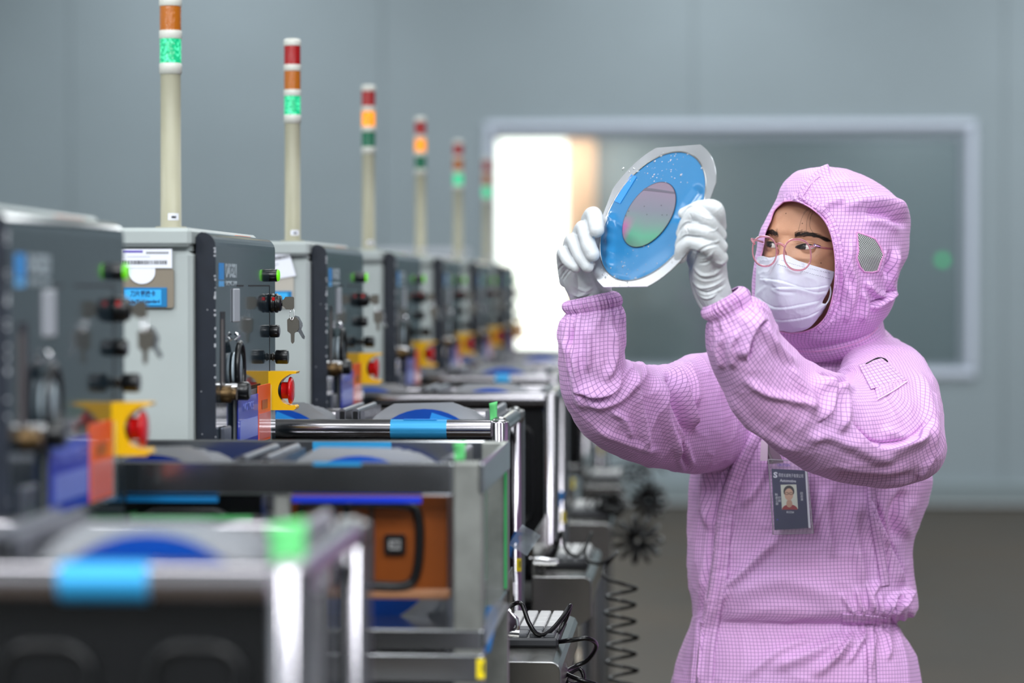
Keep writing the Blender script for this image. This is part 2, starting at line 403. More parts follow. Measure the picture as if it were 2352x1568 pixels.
# local frame of a machine: y measured from its near edge (Y = Ym(ZN+k))
D0 = Ym(ZN); W = Ym(3.75-ZN)
TOPZ = H0+0.0713
def make_machine():
    r = empty('dicing_machine', (FX, D0, 0))
    # body shell with recessed panel joint and lid
    mb = MB().box(-1.15, -.0275, -.02, W-.01, .10, H0+.046, .006)
    mb.box(-1.13, -.06, 0.0, W-.03, .06, .10).box(-1.13, -.03, -.012, W-.02, H0+.046, H0+.052)
    mb.build('body', M_body, r)
    MB().box(-1.16, -.0272, -.03, W, H0+.0515, H0+.0765, .005).build('lid', M_body, r)
    for fx in (-1.05, -.15):
        for fy in (.05, W-.08):
            MB().lathe([(.022, 0), (.022, .02), (.012, .022), (.012, .07)], (fx, fy, 0), 'z', 12).build('foot', M_blk, r)
    # front hood: profile extruded along the row, rounded top front edge
    zt = TOPZ; R = .018
    prof = [(-.026, .62), (0, .62)] + [(-R+R*math.cos(rad(a)), zt-R+R*math.sin(rad(a))) for a in range(0, 91, 15)] + [(-.019, zt), (-.024, zt-.003), (-.026, zt-.007)]
    MB().prism(prof, .003, W, 'y').build('front_cover', M_dark, r)
    e = MB().prism(prof, 0, .003, 'y').build('edge_trim', M_navy, r)
    mb = MB(); rnd = random.Random(4)
    for i in range(34):                                   # paint chips along the corner
        z = TOPZ-.02-rnd.random()**1.3*.42; h = rnd.uniform(.0008, .004); d = rnd.uniform(.0008, .0022)
        mb.box(-d, .0004, -.0004, rnd.uniform(.001, .0025), z, z+h)
    for i in range(9): 
        x = -rnd.uniform(.003, .02); z = H0-rnd.random()*.35
        mb.box(x, x+.0012, -.0004, .0005, z, z+.0012)
    tag(mb.build('paint_chip', M_chip, r), kind='stuff')
    MB().box(-.03, .0, W*.35, W*.75, .3, .55, .004).build('lower_door', M_body, r)
    # shallow stickers on top of hood
    MB().box(-.022, -.018, .28, .40, TOPZ-.001, TOPZ+.0007, .0002).build('top_sticker', M_orangest, r)
    # logo: blue bar, lettering
    MB().box(0, .0006, .028, .064, H0+.008, H0+.0305).build('logo_bar', M_logo, r)
    MB().box(0, .0006, .028, .064, H0-.001, H0+.0065).build('logo_bar', mat('logo_pale_blue', (90, 170, 230), .4), r)
    ml = mat('logo_lettering', (168, 180, 188), .5)
    text_mesh('logo_text', 'DAD3221', .026, ml, r, (.0006, .122, H0+.0195), (math.pi/2, 0, math.pi/2), sx=.86, bold=.0006)
    text_mesh('logo_text', 'DICING SAW', .009, ml, r, (.0006, .122, H0+.003), (math.pi/2, 0, math.pi/2), sx=1.7)
    # door outline grooves and window on the front
    mb = MB(); y1 = Ym(3.70-ZN)
    mb.box(0, .0005, y1-.0015, y1+.0015, H0-.17, H0+.0005).box(0, .0005, Ym(.245), y1, H0-.0012, H0+.0012).box(0, .0005, Ym(.155), Ym(.205), H0-.0012, H0+.0012)
    mb.build('door_seam', M_ink, r)
    MB().box(0, .0025, Ym(.12), Ym(.165), H0-.05, H0-.004, .001).build('label_strip', mat('grey_label', (170, 174, 182), .4), r)
    MB().box(-.001, .0006, Ym(.034), Ym(.066), H0-.14, H0-.035).build('slot', M_ink, r)
    MB().box(.0002, .0012, Ym(.036), Ym(.05), H0-.135, H0-.045).build('slot_scale', mat('slot_scale', (96, 90, 88), .5), r)
    # oval gauge ring with bright glass
    gy, gz = Ym(.125), H0-.115
    ring = [(.010, gy+.026*math.cos(t), gz+.036*math.sin(t)) for t in np.linspace(0, 2*math.pi, 33)]
    g = MB().tube(ring, .0042, 8, cap=False).build('gauge_ring', M_blk, r)
    MB().lathe([(.0, .010), (.022, .010), (.024, .002)], (0, gy, gz), 'x', 24).build('gauge_glass', mat('gauge_glass', (190, 205, 215), .15), g)
    MB().tube([(.003, gy, gz+.04), (.008, gy, gz+.046), (.003, gy, gz+.05)], .003, 8).build('gauge_hook', M_chrome, g)
    # valve knob at the lower left of the front
    kx = MB().lathe([(.012, 0), (.012, .012), (.008, .014), (.008, .02)], (0, Ym(.045), H0-.146), 'x', 16).build('valve', M_brass, r)
    MB().lathe([(.01, .0), (.013, .003), (.013, .024), (.010, .027)], (.0, Ym(.105), H0-.144), 'x', 16).build('valve_knob', M_blk, r)
    MB().lathe([(.006, 0), (.006, .016)], (0, Ym(.075), H0-.138), 'x', 12).build('valve_stem', M_chrome, r)
    # control column
    yc = Ym(3.70-ZN)+.004
    b = MB().lathe([(.0095, 0), (.0095, .012), (.0092, .0125)], (0, yc, H0+.0155), 'x', 20).build('power_button', M_blk, r)
    MB().lathe([(.0088, .0125), (.0088, .0150), (.0075, .0162), (0, .0165)], (0, yc, H0+.0155), 'x', 20).build('button_lens', M_led, b)
    # key switch
    z = H0-.026
    ks = MB().lathe([(.0125, 0), (.0145, .002), (.0145, .007), (.013, .008), (.0145, .010), (.0145, .013), (.012, .015), (.0125, .017), (.0105, .0195), (.0045, .0195), (.0045, .0215)], (0, yc, z), 'x', 24).build('key_switch', M_blk, r)
    MB().box(.006, .0105, yc-.0149, yc-.010, z+.004, z+.009).build('switch_mark', M_red, ks)
    kb = MB().prism([(.0205, z-.004), (.0205, z+.004), (.024, z+.0065), (.026, z+.0095), (.039, z+.0095), (.0405, z+.008), (.0405, z-.007), (.0385, z-.0095), (.027, z-.0095), (.024, z-.006)], yc-.001, yc+.001, 'y')
    kb.build('key', M_key, ks)
    rr = [(.037+.0035*math.cos(t), yc+.003*math.sin(t), z-.016+.0095*math.sin(t)) for t in np.linspace(0, 2*math.pi, 21)]
    MB().tube(rr, .0006, 6, cap=False).build('key_ring', M_chrome, ks)
    def hung(dx_, dy_, an, sc_=1.0):
        base = [(-.009, -.001), (-.005, .002), (.006, .003), (.0105, -.002), (.0105, -.014), (.008, -.018), (.0035, -.021), (.003, -.034), (.0, -.037), (-.0025, -.034), (-.003, -.022), (-.0085, -.018)]
        pts = []
        for (a_, b_) in base:
            a_, b_ = a_*sc_, b_*sc_
            pts.append((.038+dx_+a_*math.cos(an)-b_*math.sin(an), z-.024+a_*math.sin(an)+b_*math.cos(an)))
        return MB().prism(pts, yc+dy_-.0009, yc+dy_+.0009, 'y')
    hung(0, -.0012, 0).build('spare_key', M_key, ks)
    hung(.001, .0025, .55, .95).build('spare_key', M_chrome, ks)
    # small and double knobs
    z = H0-.068
    kn = MB().lathe([(.0085, 0), (.0095, .002), (.0095, .013), (.0088, .0155), (.005, .016)], (0, yc, z), 'x', 20).build('round_knob', M_blk, r)
    MB().lathe([(.0055, .0158), (.0055, .0166)], (0, yc, z), 'x', 16).build('knob_face', mat('knob_grey', (110, 112, 118), .4), kn)
    z = H0-.1065
    pr = [(.0048, 0), (.0048, .004), (.0065, .0045), (.0065, .006), (.0045, .0065), (.0045, .010)]
    kn = MB().lathe(pr, (0, yc, z), 'x', 16).build('turn_knob', mat('dark_steel', (70, 68, 66), .3, metal=.8), r)
    mb = MB(); n = 32; rad_ = []
    v = []; 
    for (h, rb) in ((.0095, .0085), (.0105, .0105), (.0285, .0108), (.0305, .0098)):
        for j in range(n):
            a_ = 2*math.pi*j/n; q = rb*(1-.05*(j % 4 == 0)); v.append((h, yc+q*math.cos(a_), z+q*math.sin(a_)))
    mb.add(v, [(i*n+j, i*n+(j+1) % n, (i+1)*n+(j+1) % n, (i+1)*n+j) for i in range(3) for j in range(n)], True)
    mb.add(v[-n:], [tuple(range(n))], False); mb.add(v[:n], [tuple(range(n))[::-1]], False)
    mb.build('knob_grip', M_blk, kn)
    # emergency stop with yellow guard: C profile extruded along the row
    zc = H0-.1565; h = .029
    inner = [(.012+.0, zc+.0)]
    arc = [(.0325-.0165*math.cos(rad(a)), zc+.0205*math.sin(rad(a))) for a in range(-62, 63, 12)]
    prof = [(0, zc-h), (.012, zc-h)] + [(.030, zc-h), (.042, zc-h), (.0455, zc-h+.002), (.046, zc-h+.005), (.044, zc-h+.0075), (.036, zc-h+.0065)] + arc + [(.030, zc+h-.0075), (.036, zc+h-.0045), (.046, zc+h-.0035), (.0475, zc+h-.0005), (.040, zc+h), (0, zc+h)]
    es = MB().prism(prof, yc-.017, yc+.017, 'y').build('emergency_stop', M_yel, r)
    MB().lathe([(.0155, .004), (.0155, .0195), (.0135, .0205)], (0, yc, zc), 'x', 24).build('stop_collar', M_blk, es)
    MB().lathe([(.0125, .018), (.0125, .030), (.016, .0315), (.0195, .0325), (.0205, .0345), (.0195, .037), (.015, .0392), (.0, .0400)], (0, yc, zc), 'x', 32).build('stop_button', M_red, es)
    # acrylic plate with blue and orange notices
    ya, yb, ycx = Ym(3.40-ZN), Ym(3.557-ZN), Ym(3.66-ZN)
    zb = H0-.2265
    sp = MB().box(.003, .0055, ya-.012, ycx+.03, zb-.006, H0-.1475, .0005).build('notice_holder', M_acryl, r)
    MB().box(.0065, .008, ya, yb, zb, H0-.155, .0004).build('blue_notice', M_signb, sp)
    MB().box(.008, .0085, ya+.016, yb-.008, zb+.012, H0-.187).build('notice_print', M_pale, sp)
    text_mesh('notice_text', 'NOTICE', .016, M_pale, sp, (.0083, (ya+yb)/2, H0-.170), (math.pi/2, 0, math.pi/2), sx=1.6)
    MB().box(.0066, .0082, yb, ycx, zb, H0-.144, .0004).build('orange_notice', M_signo, sp)
    MB().box(.0083, .0088, yb+.004, ycx-.002, zb+.004, H0-.185).build('notice_print', M_signr, sp)
    MB().box(.0086, .0091, yb+.03, yb+.08, H0-.179, H0-.166).build('notice_print', mat('dark_orange_print', (160, 70, 20), .4), sp)
    # pale block under the front: chuck table cover
    MB().box(.0, .006, .03, .09, H0-.25, H0-.19, .002).build('bracket', mat('dull_bracket', (96, 100, 112), .35, metal=.6), r)
    for o_ in r.children:
        if o_.name.split('.')[0] in ('power_button', 'key_switch', 'round_knob', 'turn_knob', 'emergency_stop'): o_.scale = (.9, 1, 1)
    return r
def make_tower(parent, lit, upper=True):
    """signal tower on the lid, local coords of the machine"""
    x0, y0 = P(382, 520, Ym(3.25))[0]-FX, Ym(3.25)-D0+.032
    zb = H0+.0768
    t = MB().lathe([(.0205, zb), (.0205, zb+.0015), (.0138, zb+.0018), (.0134, zb+.200), (.0136, zb+.2035)], (x0, y0, 0), 'z', 28)
    t = t.build('signal_tower', mat('cream_pole_plastic', (160, 157, 136), .42, noise=.1, nscale=14), parent)
    mw = mat('white_ring_plastic', (204, 204, 196), .35)
    MB().lathe([(.0136, .2035+zb), (.0150, .204+zb), (.0150, .2165+zb), (.0142, .218+zb)], (x0, y0, 0), 'z', 28).build('collar', mw, t)
    cols = {'green': (0, 128, 84), 'amber': (200, 120, 10), 'red': (170, 6, 10)}
    ec = {'green': (30, 255, 140), 'amber': (255, 150, 10), 'red': (255, 20, 10)}
    for i, c in enumerate(('green', 'amber', 'red')):
        za = zb+.218+i*.0432
        on = (c == lit)
        if on:
            m = lens_mat(c, True)
        else: m = lens_mat(c, False)
        pr = []
        nn = 14
        for q in range(nn+1):
            zz = za+.0322*q/nn; pr.append((.0142+.00022*(q % 2), zz))
        MB().lathe(pr, (x0, y0, 0), 'z', 36).build(c+'_lens', m, t)
        if i < 2: MB().lathe([(.0148, za+.0322), (.0151, za+.0326), (.0151, za+.0426), (.0148, za+.0432)], (x0, y0, 0), 'z', 28).build('ring', mw, t)
    za = zb+.218+3*.0432-.011
    MB().lathe([(.0148, za), (.0151, za+.0006), (.0151, za+.008), (.0135, za+.0115), (.009, za+.0128), (0, za+.013)], (x0, y0, 0), 'z', 28).build('cap', mw, t)
    # small white maker's label near the foot
    v = []; 
    for zz in (zb+.010, zb+.019):
        for j in range(8):
            a_ = rad(-95+j*9); v.append((x0+.0139*math.cos(a_), y0+.0139*math.sin(a_), zz))
    MB().add(v, [(j, j+1, 9+j, 8+j) for j in range(7)], True).build('pole_label', M_white, t)
    v = [(p_[0]+(p_[0]-x0)*.02, p_[1]+(p_[1]-y0)*.02, zb+(.0125 if i < 8 else .0155)) for i, p_ in enumerate(v)]
    MB().add([v[i] for i in (2, 3, 4, 5, 10, 11, 12, 13)], [(0, 1, 5, 4), (1, 2, 6, 5), (2, 3, 7, 6)], True).build('label_print', M_ink, t)
    t['label'] = 'cream signal tower with its %s light lit' % lit
    return t
def lens_mat(c, on):
    nm = c+('_lens_lit' if on else '_lens_off')
    if nm in MATS: return MATS[nm]
    cols = {'green': (0, 104, 72), 'amber': (176, 96, 2), 'red': (160, 2, 6)}
    m = mat(nm, cols[c], 0.12, coat=0.5)
    nt = m.node_tree; N = nt.nodes; L = nt.links; b = N['Principled BSDF']
    # ribbed clear plastic: vertical flutes
    tc = N.new('ShaderNodeTexCoord'); wv = N.new('ShaderNodeTexVoronoi'); wv.inputs['Scale'].default_value = 420
    L.new(tc.outputs['Object'], wv.inputs[0])
    bp = N.new('ShaderNodeBump'); bp.inputs['Strength'].default_value = .5; bp.inputs['Distance'].default_value = .001
    L.new(wv.outputs[0], bp.inputs['Height']); L.new(bp.outputs[0], b.inputs['Normal'])
    if on:
        em = {'green': ((0.0, .42, .17, 1), (.15, 1.15, .6, 1)), 'amber': ((.9, .22, .0, 1), (1.5, .85, .02, 1)), 'red': ((1, 0, 0, 1), (1, .2, .1, 1))}[c]
        # the glowing lamp inside: brighter towards the lamp, which sits at the lower middle of the lens
        lw = N.new('ShaderNodeLayerWeight'); lw.inputs[0].default_value = .35
        nz = N.new('ShaderNodeTexNoise'); nz.inputs['Scale'].default_value = 240
        L.new(tc.outputs['Object'], nz.inputs[0])
        mr = N.new('ShaderNodeMapRange'); mr.inputs[1].default_value = .50; mr.inputs[2].default_value = .66; mr.inputs[3].default_value = 0; mr.inputs[4].default_value = 1
        L.new(nz.outputs[0], mr.inputs[0])
        mc = N.new('ShaderNodeMix'); mc.data_type = 'RGBA'; mc.inputs[6].default_value = em[0]; mc.inputs[7].default_value = em[1]
        L.new(mr.outputs[0], mc.inputs[0]); L.new(mc.outputs[2], b.inputs['Emission Color'])
        b.inputs['Emission Strength'].default_value = 1.1
    return m
base = make_machine()
infos = ['nearest machine, cut off at the left edge and strongly out of focus', 'sharp machine with nickel keys hanging from its key switch, barcode card on its beige side',
         'machine whose beige side carries a tilted paper barcode slip', 'fourth machine of the row, amber light lit on its tower',
         'fifth machine of the row, second amber lit tower', 'sixth machine of the row, in front of the window edge', 'farthest machine of the row, dark against the bright window']
lits = {-1: None, 0: 'green', 1: 'green', 2: 'amber', 3: 'amber', 4: 'green', 5: 'green'}
labels = {-1: 'grey and beige dicing machine nearest the camera, out of focus with a cropped front',
          0: 'sharp dicing machine with key in its switch, sky blue card on its side',
          1: 'dicing machine with a tilted barcode slip on its side and the shorter green lit tower',
          2: 'dicing machine under the nearer of the two amber lit signal towers',
          3: 'dicing machine under the farther of the two amber lit signal towers',
          4: 'blurred dicing machine under the green lit tower nearer than the last one',
          5: 'farthest dicing machine, dark against the bright window end'}
machines = {}
for k in range(-1, 6):
    m_ = base if k == -1 else copy_tree(base)
    m_.location = (FX, Ym(ZN+k), 0); machines[k] = m_
    tag(m_, labels[k], 'machine', 'dicing machines in a row')
for k in range(0, 6): make_tower(machines[k], lits[k])
# cards on the beige flank of the sharp machine (k=0)
yf = -.0215
def fx_(px, k=0): return P(px, 600, Ym(ZN+k)+yf)[0]-FX
def fz_(py, k=0): return P(400, py, Ym(ZN+k)+yf)[2]
m0 = machines[0]
MB().prism(rrect(fx_(268), fx_(400), fz_(707), fz_(617), .004), yf-.004, yf, 'y').build('card_holder', M_brown, m0)
cd = MB().box(fx_(266), fx_(397), yf-.006, yf-.004, fz_(616), fz_(572), .0004).build('barcode_card', M_white, m0)
MB().box(fx_(286), fx_(330), yf-.0063, yf-.006, fz_(580), fz_(575)).build('card_heading', M_violet, cd)
mb = MB(); rnd = random.Random(3); x = fx_(279)
while x < fx_(386):
    w_ = rnd.choice([.0006, .0011, .0016]); mb.box(x, x+w_, yf-.0063, yf-.006, fz_(607), fz_(598)); x += w_+rnd.choice([.0006, .0011])
x = fx_(338)
while x < fx_(387):
    mb.box(x, x+.0011, yf-.0063, yf-.006, fz_(583), fz_(578)); x += .0019
x = fx_(295)
mb.build('barcode', M_ink, cd)
mb = MB()
while x < fx_(345):
    mb.box(x, x+.0011, yf-.0063, yf-.006, fz_(591), fz_(588)); x += .0022
mb.build('card_print', mat('grey_ink', (160, 160, 175), .5), cd)
a_ = [(fx_(328)+.0175*math.cos(rad(t)), fz_(625)+.0155*math.sin(rad(t))) for t in range(180, 361, 12)]
MB().prism([(fx_(328)+.0175, fz_(616)), (fx_(328)-.0175, fz_(616))]+a_, yf-.0055, yf-.004, 'y').build('round_slip', M_white, m0)
bc = MB().box(fx_(286), fx_(385), yf-.0055, yf-.004, fz_(705), fz_(660), .0004).build('blue_card', M_blued, m0)
MB().box(fx_(288), fx_(372), yf-.006, yf-.0055, fz_(700), fz_(665)).build('card_face', M_bluel, bc)
mt = mat('card_blue_ink', (0, 60, 110), .5)
text_mesh('card_text', '刀片更换卡', .0085, mt, bc, (fx_(330), yf-.0062, fz_(675)), sx=.8, bold=.0002)
text_mesh('card_text', 'Blade Tool standard', .0065, mt, bc, (fx_(330), yf-.0062, fz_(692)), sx=.85, bold=.0002)
# tilted slip on machine 1
m1 = machines[1]
MB().prism(rrect(fx_(600, 1), fx_(675, 1), fz_(706, 1), fz_(618, 1), .004), yf-.004, yf, 'y').build('card_holder', mat('pale_grey_plate', (176, 170, 160), .4), m1)
q = [(fx_(x_, 1), fz_(y_, 1)) for x_, y_ in ((612, 645), (600, 575), (660, 563), (681, 633))]
tp = MB().prism(q[::-1], yf-.006, yf-.0045, 'y').build('tilted_slip', M_white, m1)
mb = MB(); rnd = random.Random(8)
def tl(u, v):  # point on tilted slip
    return (fx_(612+(681-612)*u+(600-612)*v, 1), fz_(645+(633-645)*u+(575-645)*v, 1))
def tq(u0, u1, v0, v1, mb=mb):
    a1, b1, c1, d1 = tl(u0, v0), tl(u1, v0), tl(u1, v1), tl(u0, v1)
    mb.add([(p_[0], yf-.0064, p_[1]) for p_ in (a1, b1, c1, d1)], [(0, 1, 2, 3)])
for v0, v1 in ((.86, .93), (.6, .72)):
    u = .05
    while u < .9:
        w_ = rnd.choice([.012, .02, .03]); tq(u, u+w_, v0, v1); u += w_+rnd.choice([.012, .02])
for u, v in ((.1, .45), (.3, .46), (.2, .4)): tq(u, u+.2, v, v+.015)
mb.build('slip_print', M_ink, tp)
bc = MB().box(fx_(600, 1), fx_(671, 1), yf-.0055, yf-.004, fz_(700, 1), fz_(668, 1), .0004).build('blue_card', M_blued, m1)
MB().box(fx_(604, 1), fx_(662, 1), yf-.006, yf-.0055, fz_(696, 1), fz_(672, 1)).build('card_face', M_bluel, bc)
# ------------------------------------------------------------------ carts standing between the machines
M_tube = mat('polished_tube', (160, 157, 162), 0.15, metal=1.0, rnoise=.04, nscale=12)
M_flat = mat('flat_bar_steel', (176, 178, 182), 0.13, metal=.96, rnoise=.06, nscale=9)
M_btape = mat('blue_masking_tape', (48, 150, 205), .35, metal=.3)
M_film = mat('blue_dicing_tape', (16, 84, 190), .22, coat=.5)
M_filml = mat('pale_blue_tape_patch', (40, 150, 235), .35)
M_ringm = mat('wafer_frame_steel', (186, 188, 192), 0.24, metal=.62)
M_note = mat('green_note', (112, 222, 134), .6)
M_noteb = mat('green_film_sheet', (20, 170, 70), .35)
M_alub = mat('cassette_aluminium', (150, 152, 160), .28, metal=.85, noise=.3, nscale=60)
M_box = mat('black_esd_box', (14, 15, 17), .25, noise=.2, nscale=20)
M_amber = mat('amber_esd_plastic', (132, 66, 18), .3, noise=.35, nscale=7)
M_tag = mat('yellow_tag', (240, 215, 10), .5)
CX1 = -.305
def frame_outline(R, flat, n=7):
    """ring outline with four flats, in 2-D"""
    b = math.acos(flat/R); pts = []
    for q in range(4):
        a0 = math.pi/2*q+b; a1 = math.pi/2*(q+1)-b
        for i in range(n+1): pts.append((R*math.cos(a0+(a1-a0)*i/n), R*math.sin(a0+(a1-a0)*i/n)))
        c0 = pts[-1]; a2 = math.pi/2*(q+1)+b; c1 = (R*math.cos(a2), R*math.sin(a2))
        for i in range(1, n): pts.append((c0[0]+(c1[0]-c0[0])*i/n, c0[1]+(c1[1]-c0[1])*i/n))
    return pts
def ring_mesh(mb, R=.119, flat=.1095, r=.1, t=.0012, n=12):
    o = frame_outline(R, flat, n); k_ = len(o); v = []
    inn = []
    for (x, z) in o:
        a = math.atan2(z, x); inn.append((r*math.cos(a), r*math.sin(a)))
    for y in (-t/2, t/2):
        v += [(x, y, z) for x, z in o]+[(x, y, z) for x, z in inn]
    f = []
    for i in range(k_):
        j = (i+1) % k_
        f += [(i, j, k_+j, k_+i), (2*k_+j, 2*k_+i, 3*k_+i, 3*k_+j), (j, i, 2*k_+i, 2*k_+j), (k_+i, k_+j, 3*k_+j, 3*k_+i)]
    return mb.add(v, f, False)
def make_ringframe():
    o = ring_mesh(MB(), n=6).build('wafer_frame', M_ringm)
    MB().lathe([(0, -.0004), (.1005, -.0004)], (0, 0, 0), 'y', 48, smooth=False).build('dicing_tape', M_film, o)
    return o
ring0 = make_ringframe()
ring_used = [0]
def place_ring(x, y, z, label, group, tilt=0.0, rot=0.0, patch=False):
    o = ring0 if not ring_used[0] else copy_tree(ring0)
    ring_used[0] += 1
    o.location = (x, y, z); o.rotation_euler = (tilt, rot, 0)
    tag(o, label, 'wafer frame', group)
    return o
cass0 = None
def make_cassette():
    r = empty('frame_cassette')
    for s in (-1, 1):
        pr = rrect(s*.109-.0055, s*.109+.0055, -.065, 0, .004, 2)
        side = MB().prism(pr, -.125, .125, 'y').build('side_plate', M_alub, r)
        MB().box(s*.109-.004, s*.109+.004, -.127, -.125, -.060, -.004, .001).build('end_cap', M_blk, side)
        mb = MB()
        for i in range(22): mb.box(s*.109-s*.0095-.0025, s*.109-s*.0095+.0045, -.115+i*.0105, -.115+i*.0105+.003, -.062, -.004)
        tag(mb.build('slot_ribs', M_alub, side), kind='stuff')
    MB().tube([(-.109, .11, -.05), (.109, .11, -.05)], .005, 8).build('tie_rod', M_steel, r)
    MB().tube([(-.109, -.11, -.2), (.109, -.11, -.2)], .005, 8).build('tie_rod', M_steel, r)
    for s in (-1, 1): MB().box(s*.109-.0055, s*.109+.0055, -.125, .125, -.23, -.2, .001).build('base_bar', M_alub, r)
    for s in (-1, 1):
        for t in (-1, 1): MB().box(s*.109-.005, s*.109+.005, t*.118-.006, t*.118+.006, -.2, -.065, .001).build('upright', M_alub, r)
    return r
cass_base = make_cassette(); cass_used = [0]
def place_cass(x, y, z, label, group):
    o = cass_base if not cass_used[0] else copy_tree(cass_base); cass_used[0] += 1
    o.location = (x, y, z); tag(o, label, 'cassette', group); return o
def black_box(name, x0, x1, y0, y1, z0, z1, m, label, group, handles=2, opened=False):
    r = empty(name, ((x0+x1)/2, y0, z0)); dx_, dy_, dz_ = x1-x0, y1-y0, z1-z0
    if opened:
        t = .004
        MB().box(-dx_/2, dx_/2, 0, t, 0, dz_, .001).box(-dx_/2, dx_/2, dy_-t, dy_, 0, dz_, .001).box(-dx_/2, -dx_/2+t, t, dy_-t, 0, dz_).box(dx_/2-t, dx_/2, t, dy_-t, 0, dz_).box(-dx_/2, dx_/2, t, dy_-t, 0, t).build('shell', m, r)
    else: MB().box(-dx_/2, dx_/2, 0, dy_, 0, dz_, .008).build('shell', m, r)
    for i in range(handles):
        cx = -dx_/2+dx_*(i+.5)/handles
        hw = dx_/handles*.3; pr = rrect(cx-hw, cx+hw, dz_*.14, dz_*.86, min(.022, hw*.8), 5)
        MB().tube([(a_, -.003, b_) for a_, b_ in pr+pr[:1]], .0045, 6, cap=False).build('moulded_rib', M_blk, r)
    if not opened: MB().box(-dx_/2-.002, dx_/2+.002, -.003, dy_+.003, dz_-.006, dz_+.003, .002).build('rim', M_blk, r)
    else: MB().tube([(-dx_/2, 0, dz_), (dx_/2, 0, dz_), (dx_/2, dy_, dz_), (-dx_/2, dy_, dz_), (-dx_/2, 0, dz_)], .003, 6).build('rim', M_blk, r)
    tag(r, label, 'box', group); return r
cart_label = {-2: 'blurred foreground tubular steel cart with bright blue tape on its rail',
              0: 'polished tubular steel cart in focus with blue tape around its front rail',
              1: 'tubular steel cart just behind the sharp one', 2: 'blurred tubular steel cart two rows behind the sharp one',
              3: 'small blurred steel cart below the far yellow stop buttons', 4: 'farthest steel cart at the foot of the bright window'}
order = {-2: 'near foreground', 0: 'sharp tubular', 1: 'first blurred tubular cart behind the sharp', 2: 'second', 3: 'third', 4: 'farthest'}
where = {-2: 'nearest blurred cart', -1: 'square cart', 0: 'sharp tubular cart', 1: 'cart just behind the sharp one', 2: 'second cart behind the sharp one', 3: 'third cart behind the sharp one', 4: 'farthest cart'}
def make_round_cart():
    r = empty('steel_cart', (CX1, 0, 0)); xl = -.62; d = Ym(.35); rt = .0157
    zt = H0-.208; zr = H0-.2225
    for x in (0, xl):
        for y in (0, d):
            MB().lathe([(rt, 0.06), (rt, zt-.004), (rt*.85, zt-.0008), (0, zt)], (x, y, 0), 'z', 24).build('post', M_tube, r)
            MB().lathe([(0, -.018), (.026, -.018), (.03, -.01), (.03, .01), (.026, .018), (0, .018)], (x, y, .03), 'y', 20).build('caster', M_blk2, r)
    for y in (0, d):
        MB().tube([(xl+rt, y, zr), (-rt*.8, y, zr)], .0150, 24).build('rail', M_tube, r)
    for x in (0, xl): MB().tube([(x, rt, zr+.003), (x, d-rt, zr+.003)], .0125, 16).build('side_rail', M_tube, r)
    for x in (0, xl):
        for y, s in ((rt*.7, 1), (d-rt*.7, -1)): MB().lathe([(.0135, 0), (.0165, .003*s), (.0135, .006*s)], (x, y-.003*s, zr+.003), 'y', 16).build('weld_collar', M_steel, r)
    for z in (H0-.50, H0-.86, .25):
        MB().box(xl, 0, 0.004, d-.004, z-.02, z, .002).build('shelf', M_steel, r)
        MB().box(xl, 0, -.004, .004, z-.028, z+.006, .002).build('shelf_lip', M_steel, r)
    MB().box(.006, .0135, d-.004, d+.004, H0-.455, H0-.43).build('yellow_tag', M_tag, r)
    return r
cart_base = make_round_cart(); d_ = Ym(.35)
carts = {}; DXK = {1: .022, 2: -.03}
for i, k in enumerate((-2, 0, 1, 2, 3, 4)):
    c_ = cart_base if i == 0 else copy_tree(cart_base)
    c_.location = (CX1+DXK.get(k, 0), Ym(3.85+k), 0); carts[k] = c_
    tag(c_, cart_label[k], 'cart', 'tubular steel carts between the machines')
# blue tape bands
def tape(k, pxa, pxb, part=True):
    y = Ym(3.85+k); z = H0-.2225
    a_ = P(pxa, 900, y)[0]; b_ = P(pxb, 900, y)[0]
    MB().tube([(a_-CX1, 0, z), (b_-CX1, 0, z)], .0153, 24).build('tape_band', M_btape, carts[k])
    return a_, b_
tape(0, 898, 1027)
MB().box(P(928, 900, Ym(3.85))[0]-CX1, P(1004, 900, Ym(3.85))[0]-CX1, -.006, .003, H0-.2078, H0-.2068).build('tape_label', M_filml, carts[0])
tape(-2, 140, 345); tape(2, 1168, 1200)
xc = P(480, 900, 2.03)[0]
# cassettes with wafer frames
def load_cart(k, y, dz=0.0, xs=(-.431, -.670), n=(5, 5), dx=0):
    dx = DXK.get(k, 0)
    for q, xm in enumerate(xs):
        side = 'aisle side' if q == 0 else 'machine side'
        place_cass(xm+dx, y+.02, H0-.195+dz, 'metal wafer frame cassette, %s, %s' % (side, where[k]), 'wafer frame cassettes')
        for i in range(n[q]):
            lab = ['frontmost', 'second', 'third', 'fourth', 'rearmost'][min(i, 4) if i < n[q]-1 else 4]
            place_ring(xm+dx+.0042*i+random.uniform(-.001, .001), y-.092+i*.021, H0-.2955+dz-.0028*i,
                       '%s blue taped wafer frame, %s cassette, %s' % (lab, side, where[k]),
                       'wafer frames standing in cassettes', tilt=rad(-1.5), rot=rad(random.uniform(-1.5, 1.5)))
for k in (-2, 0, 1, 2, 3):
    load_cart(k, Ym(3.85+k)+d_/2, dz=-.0 if k != 1 else -.008, n=(5, 5) if k in (0, -2) else (3, 2))
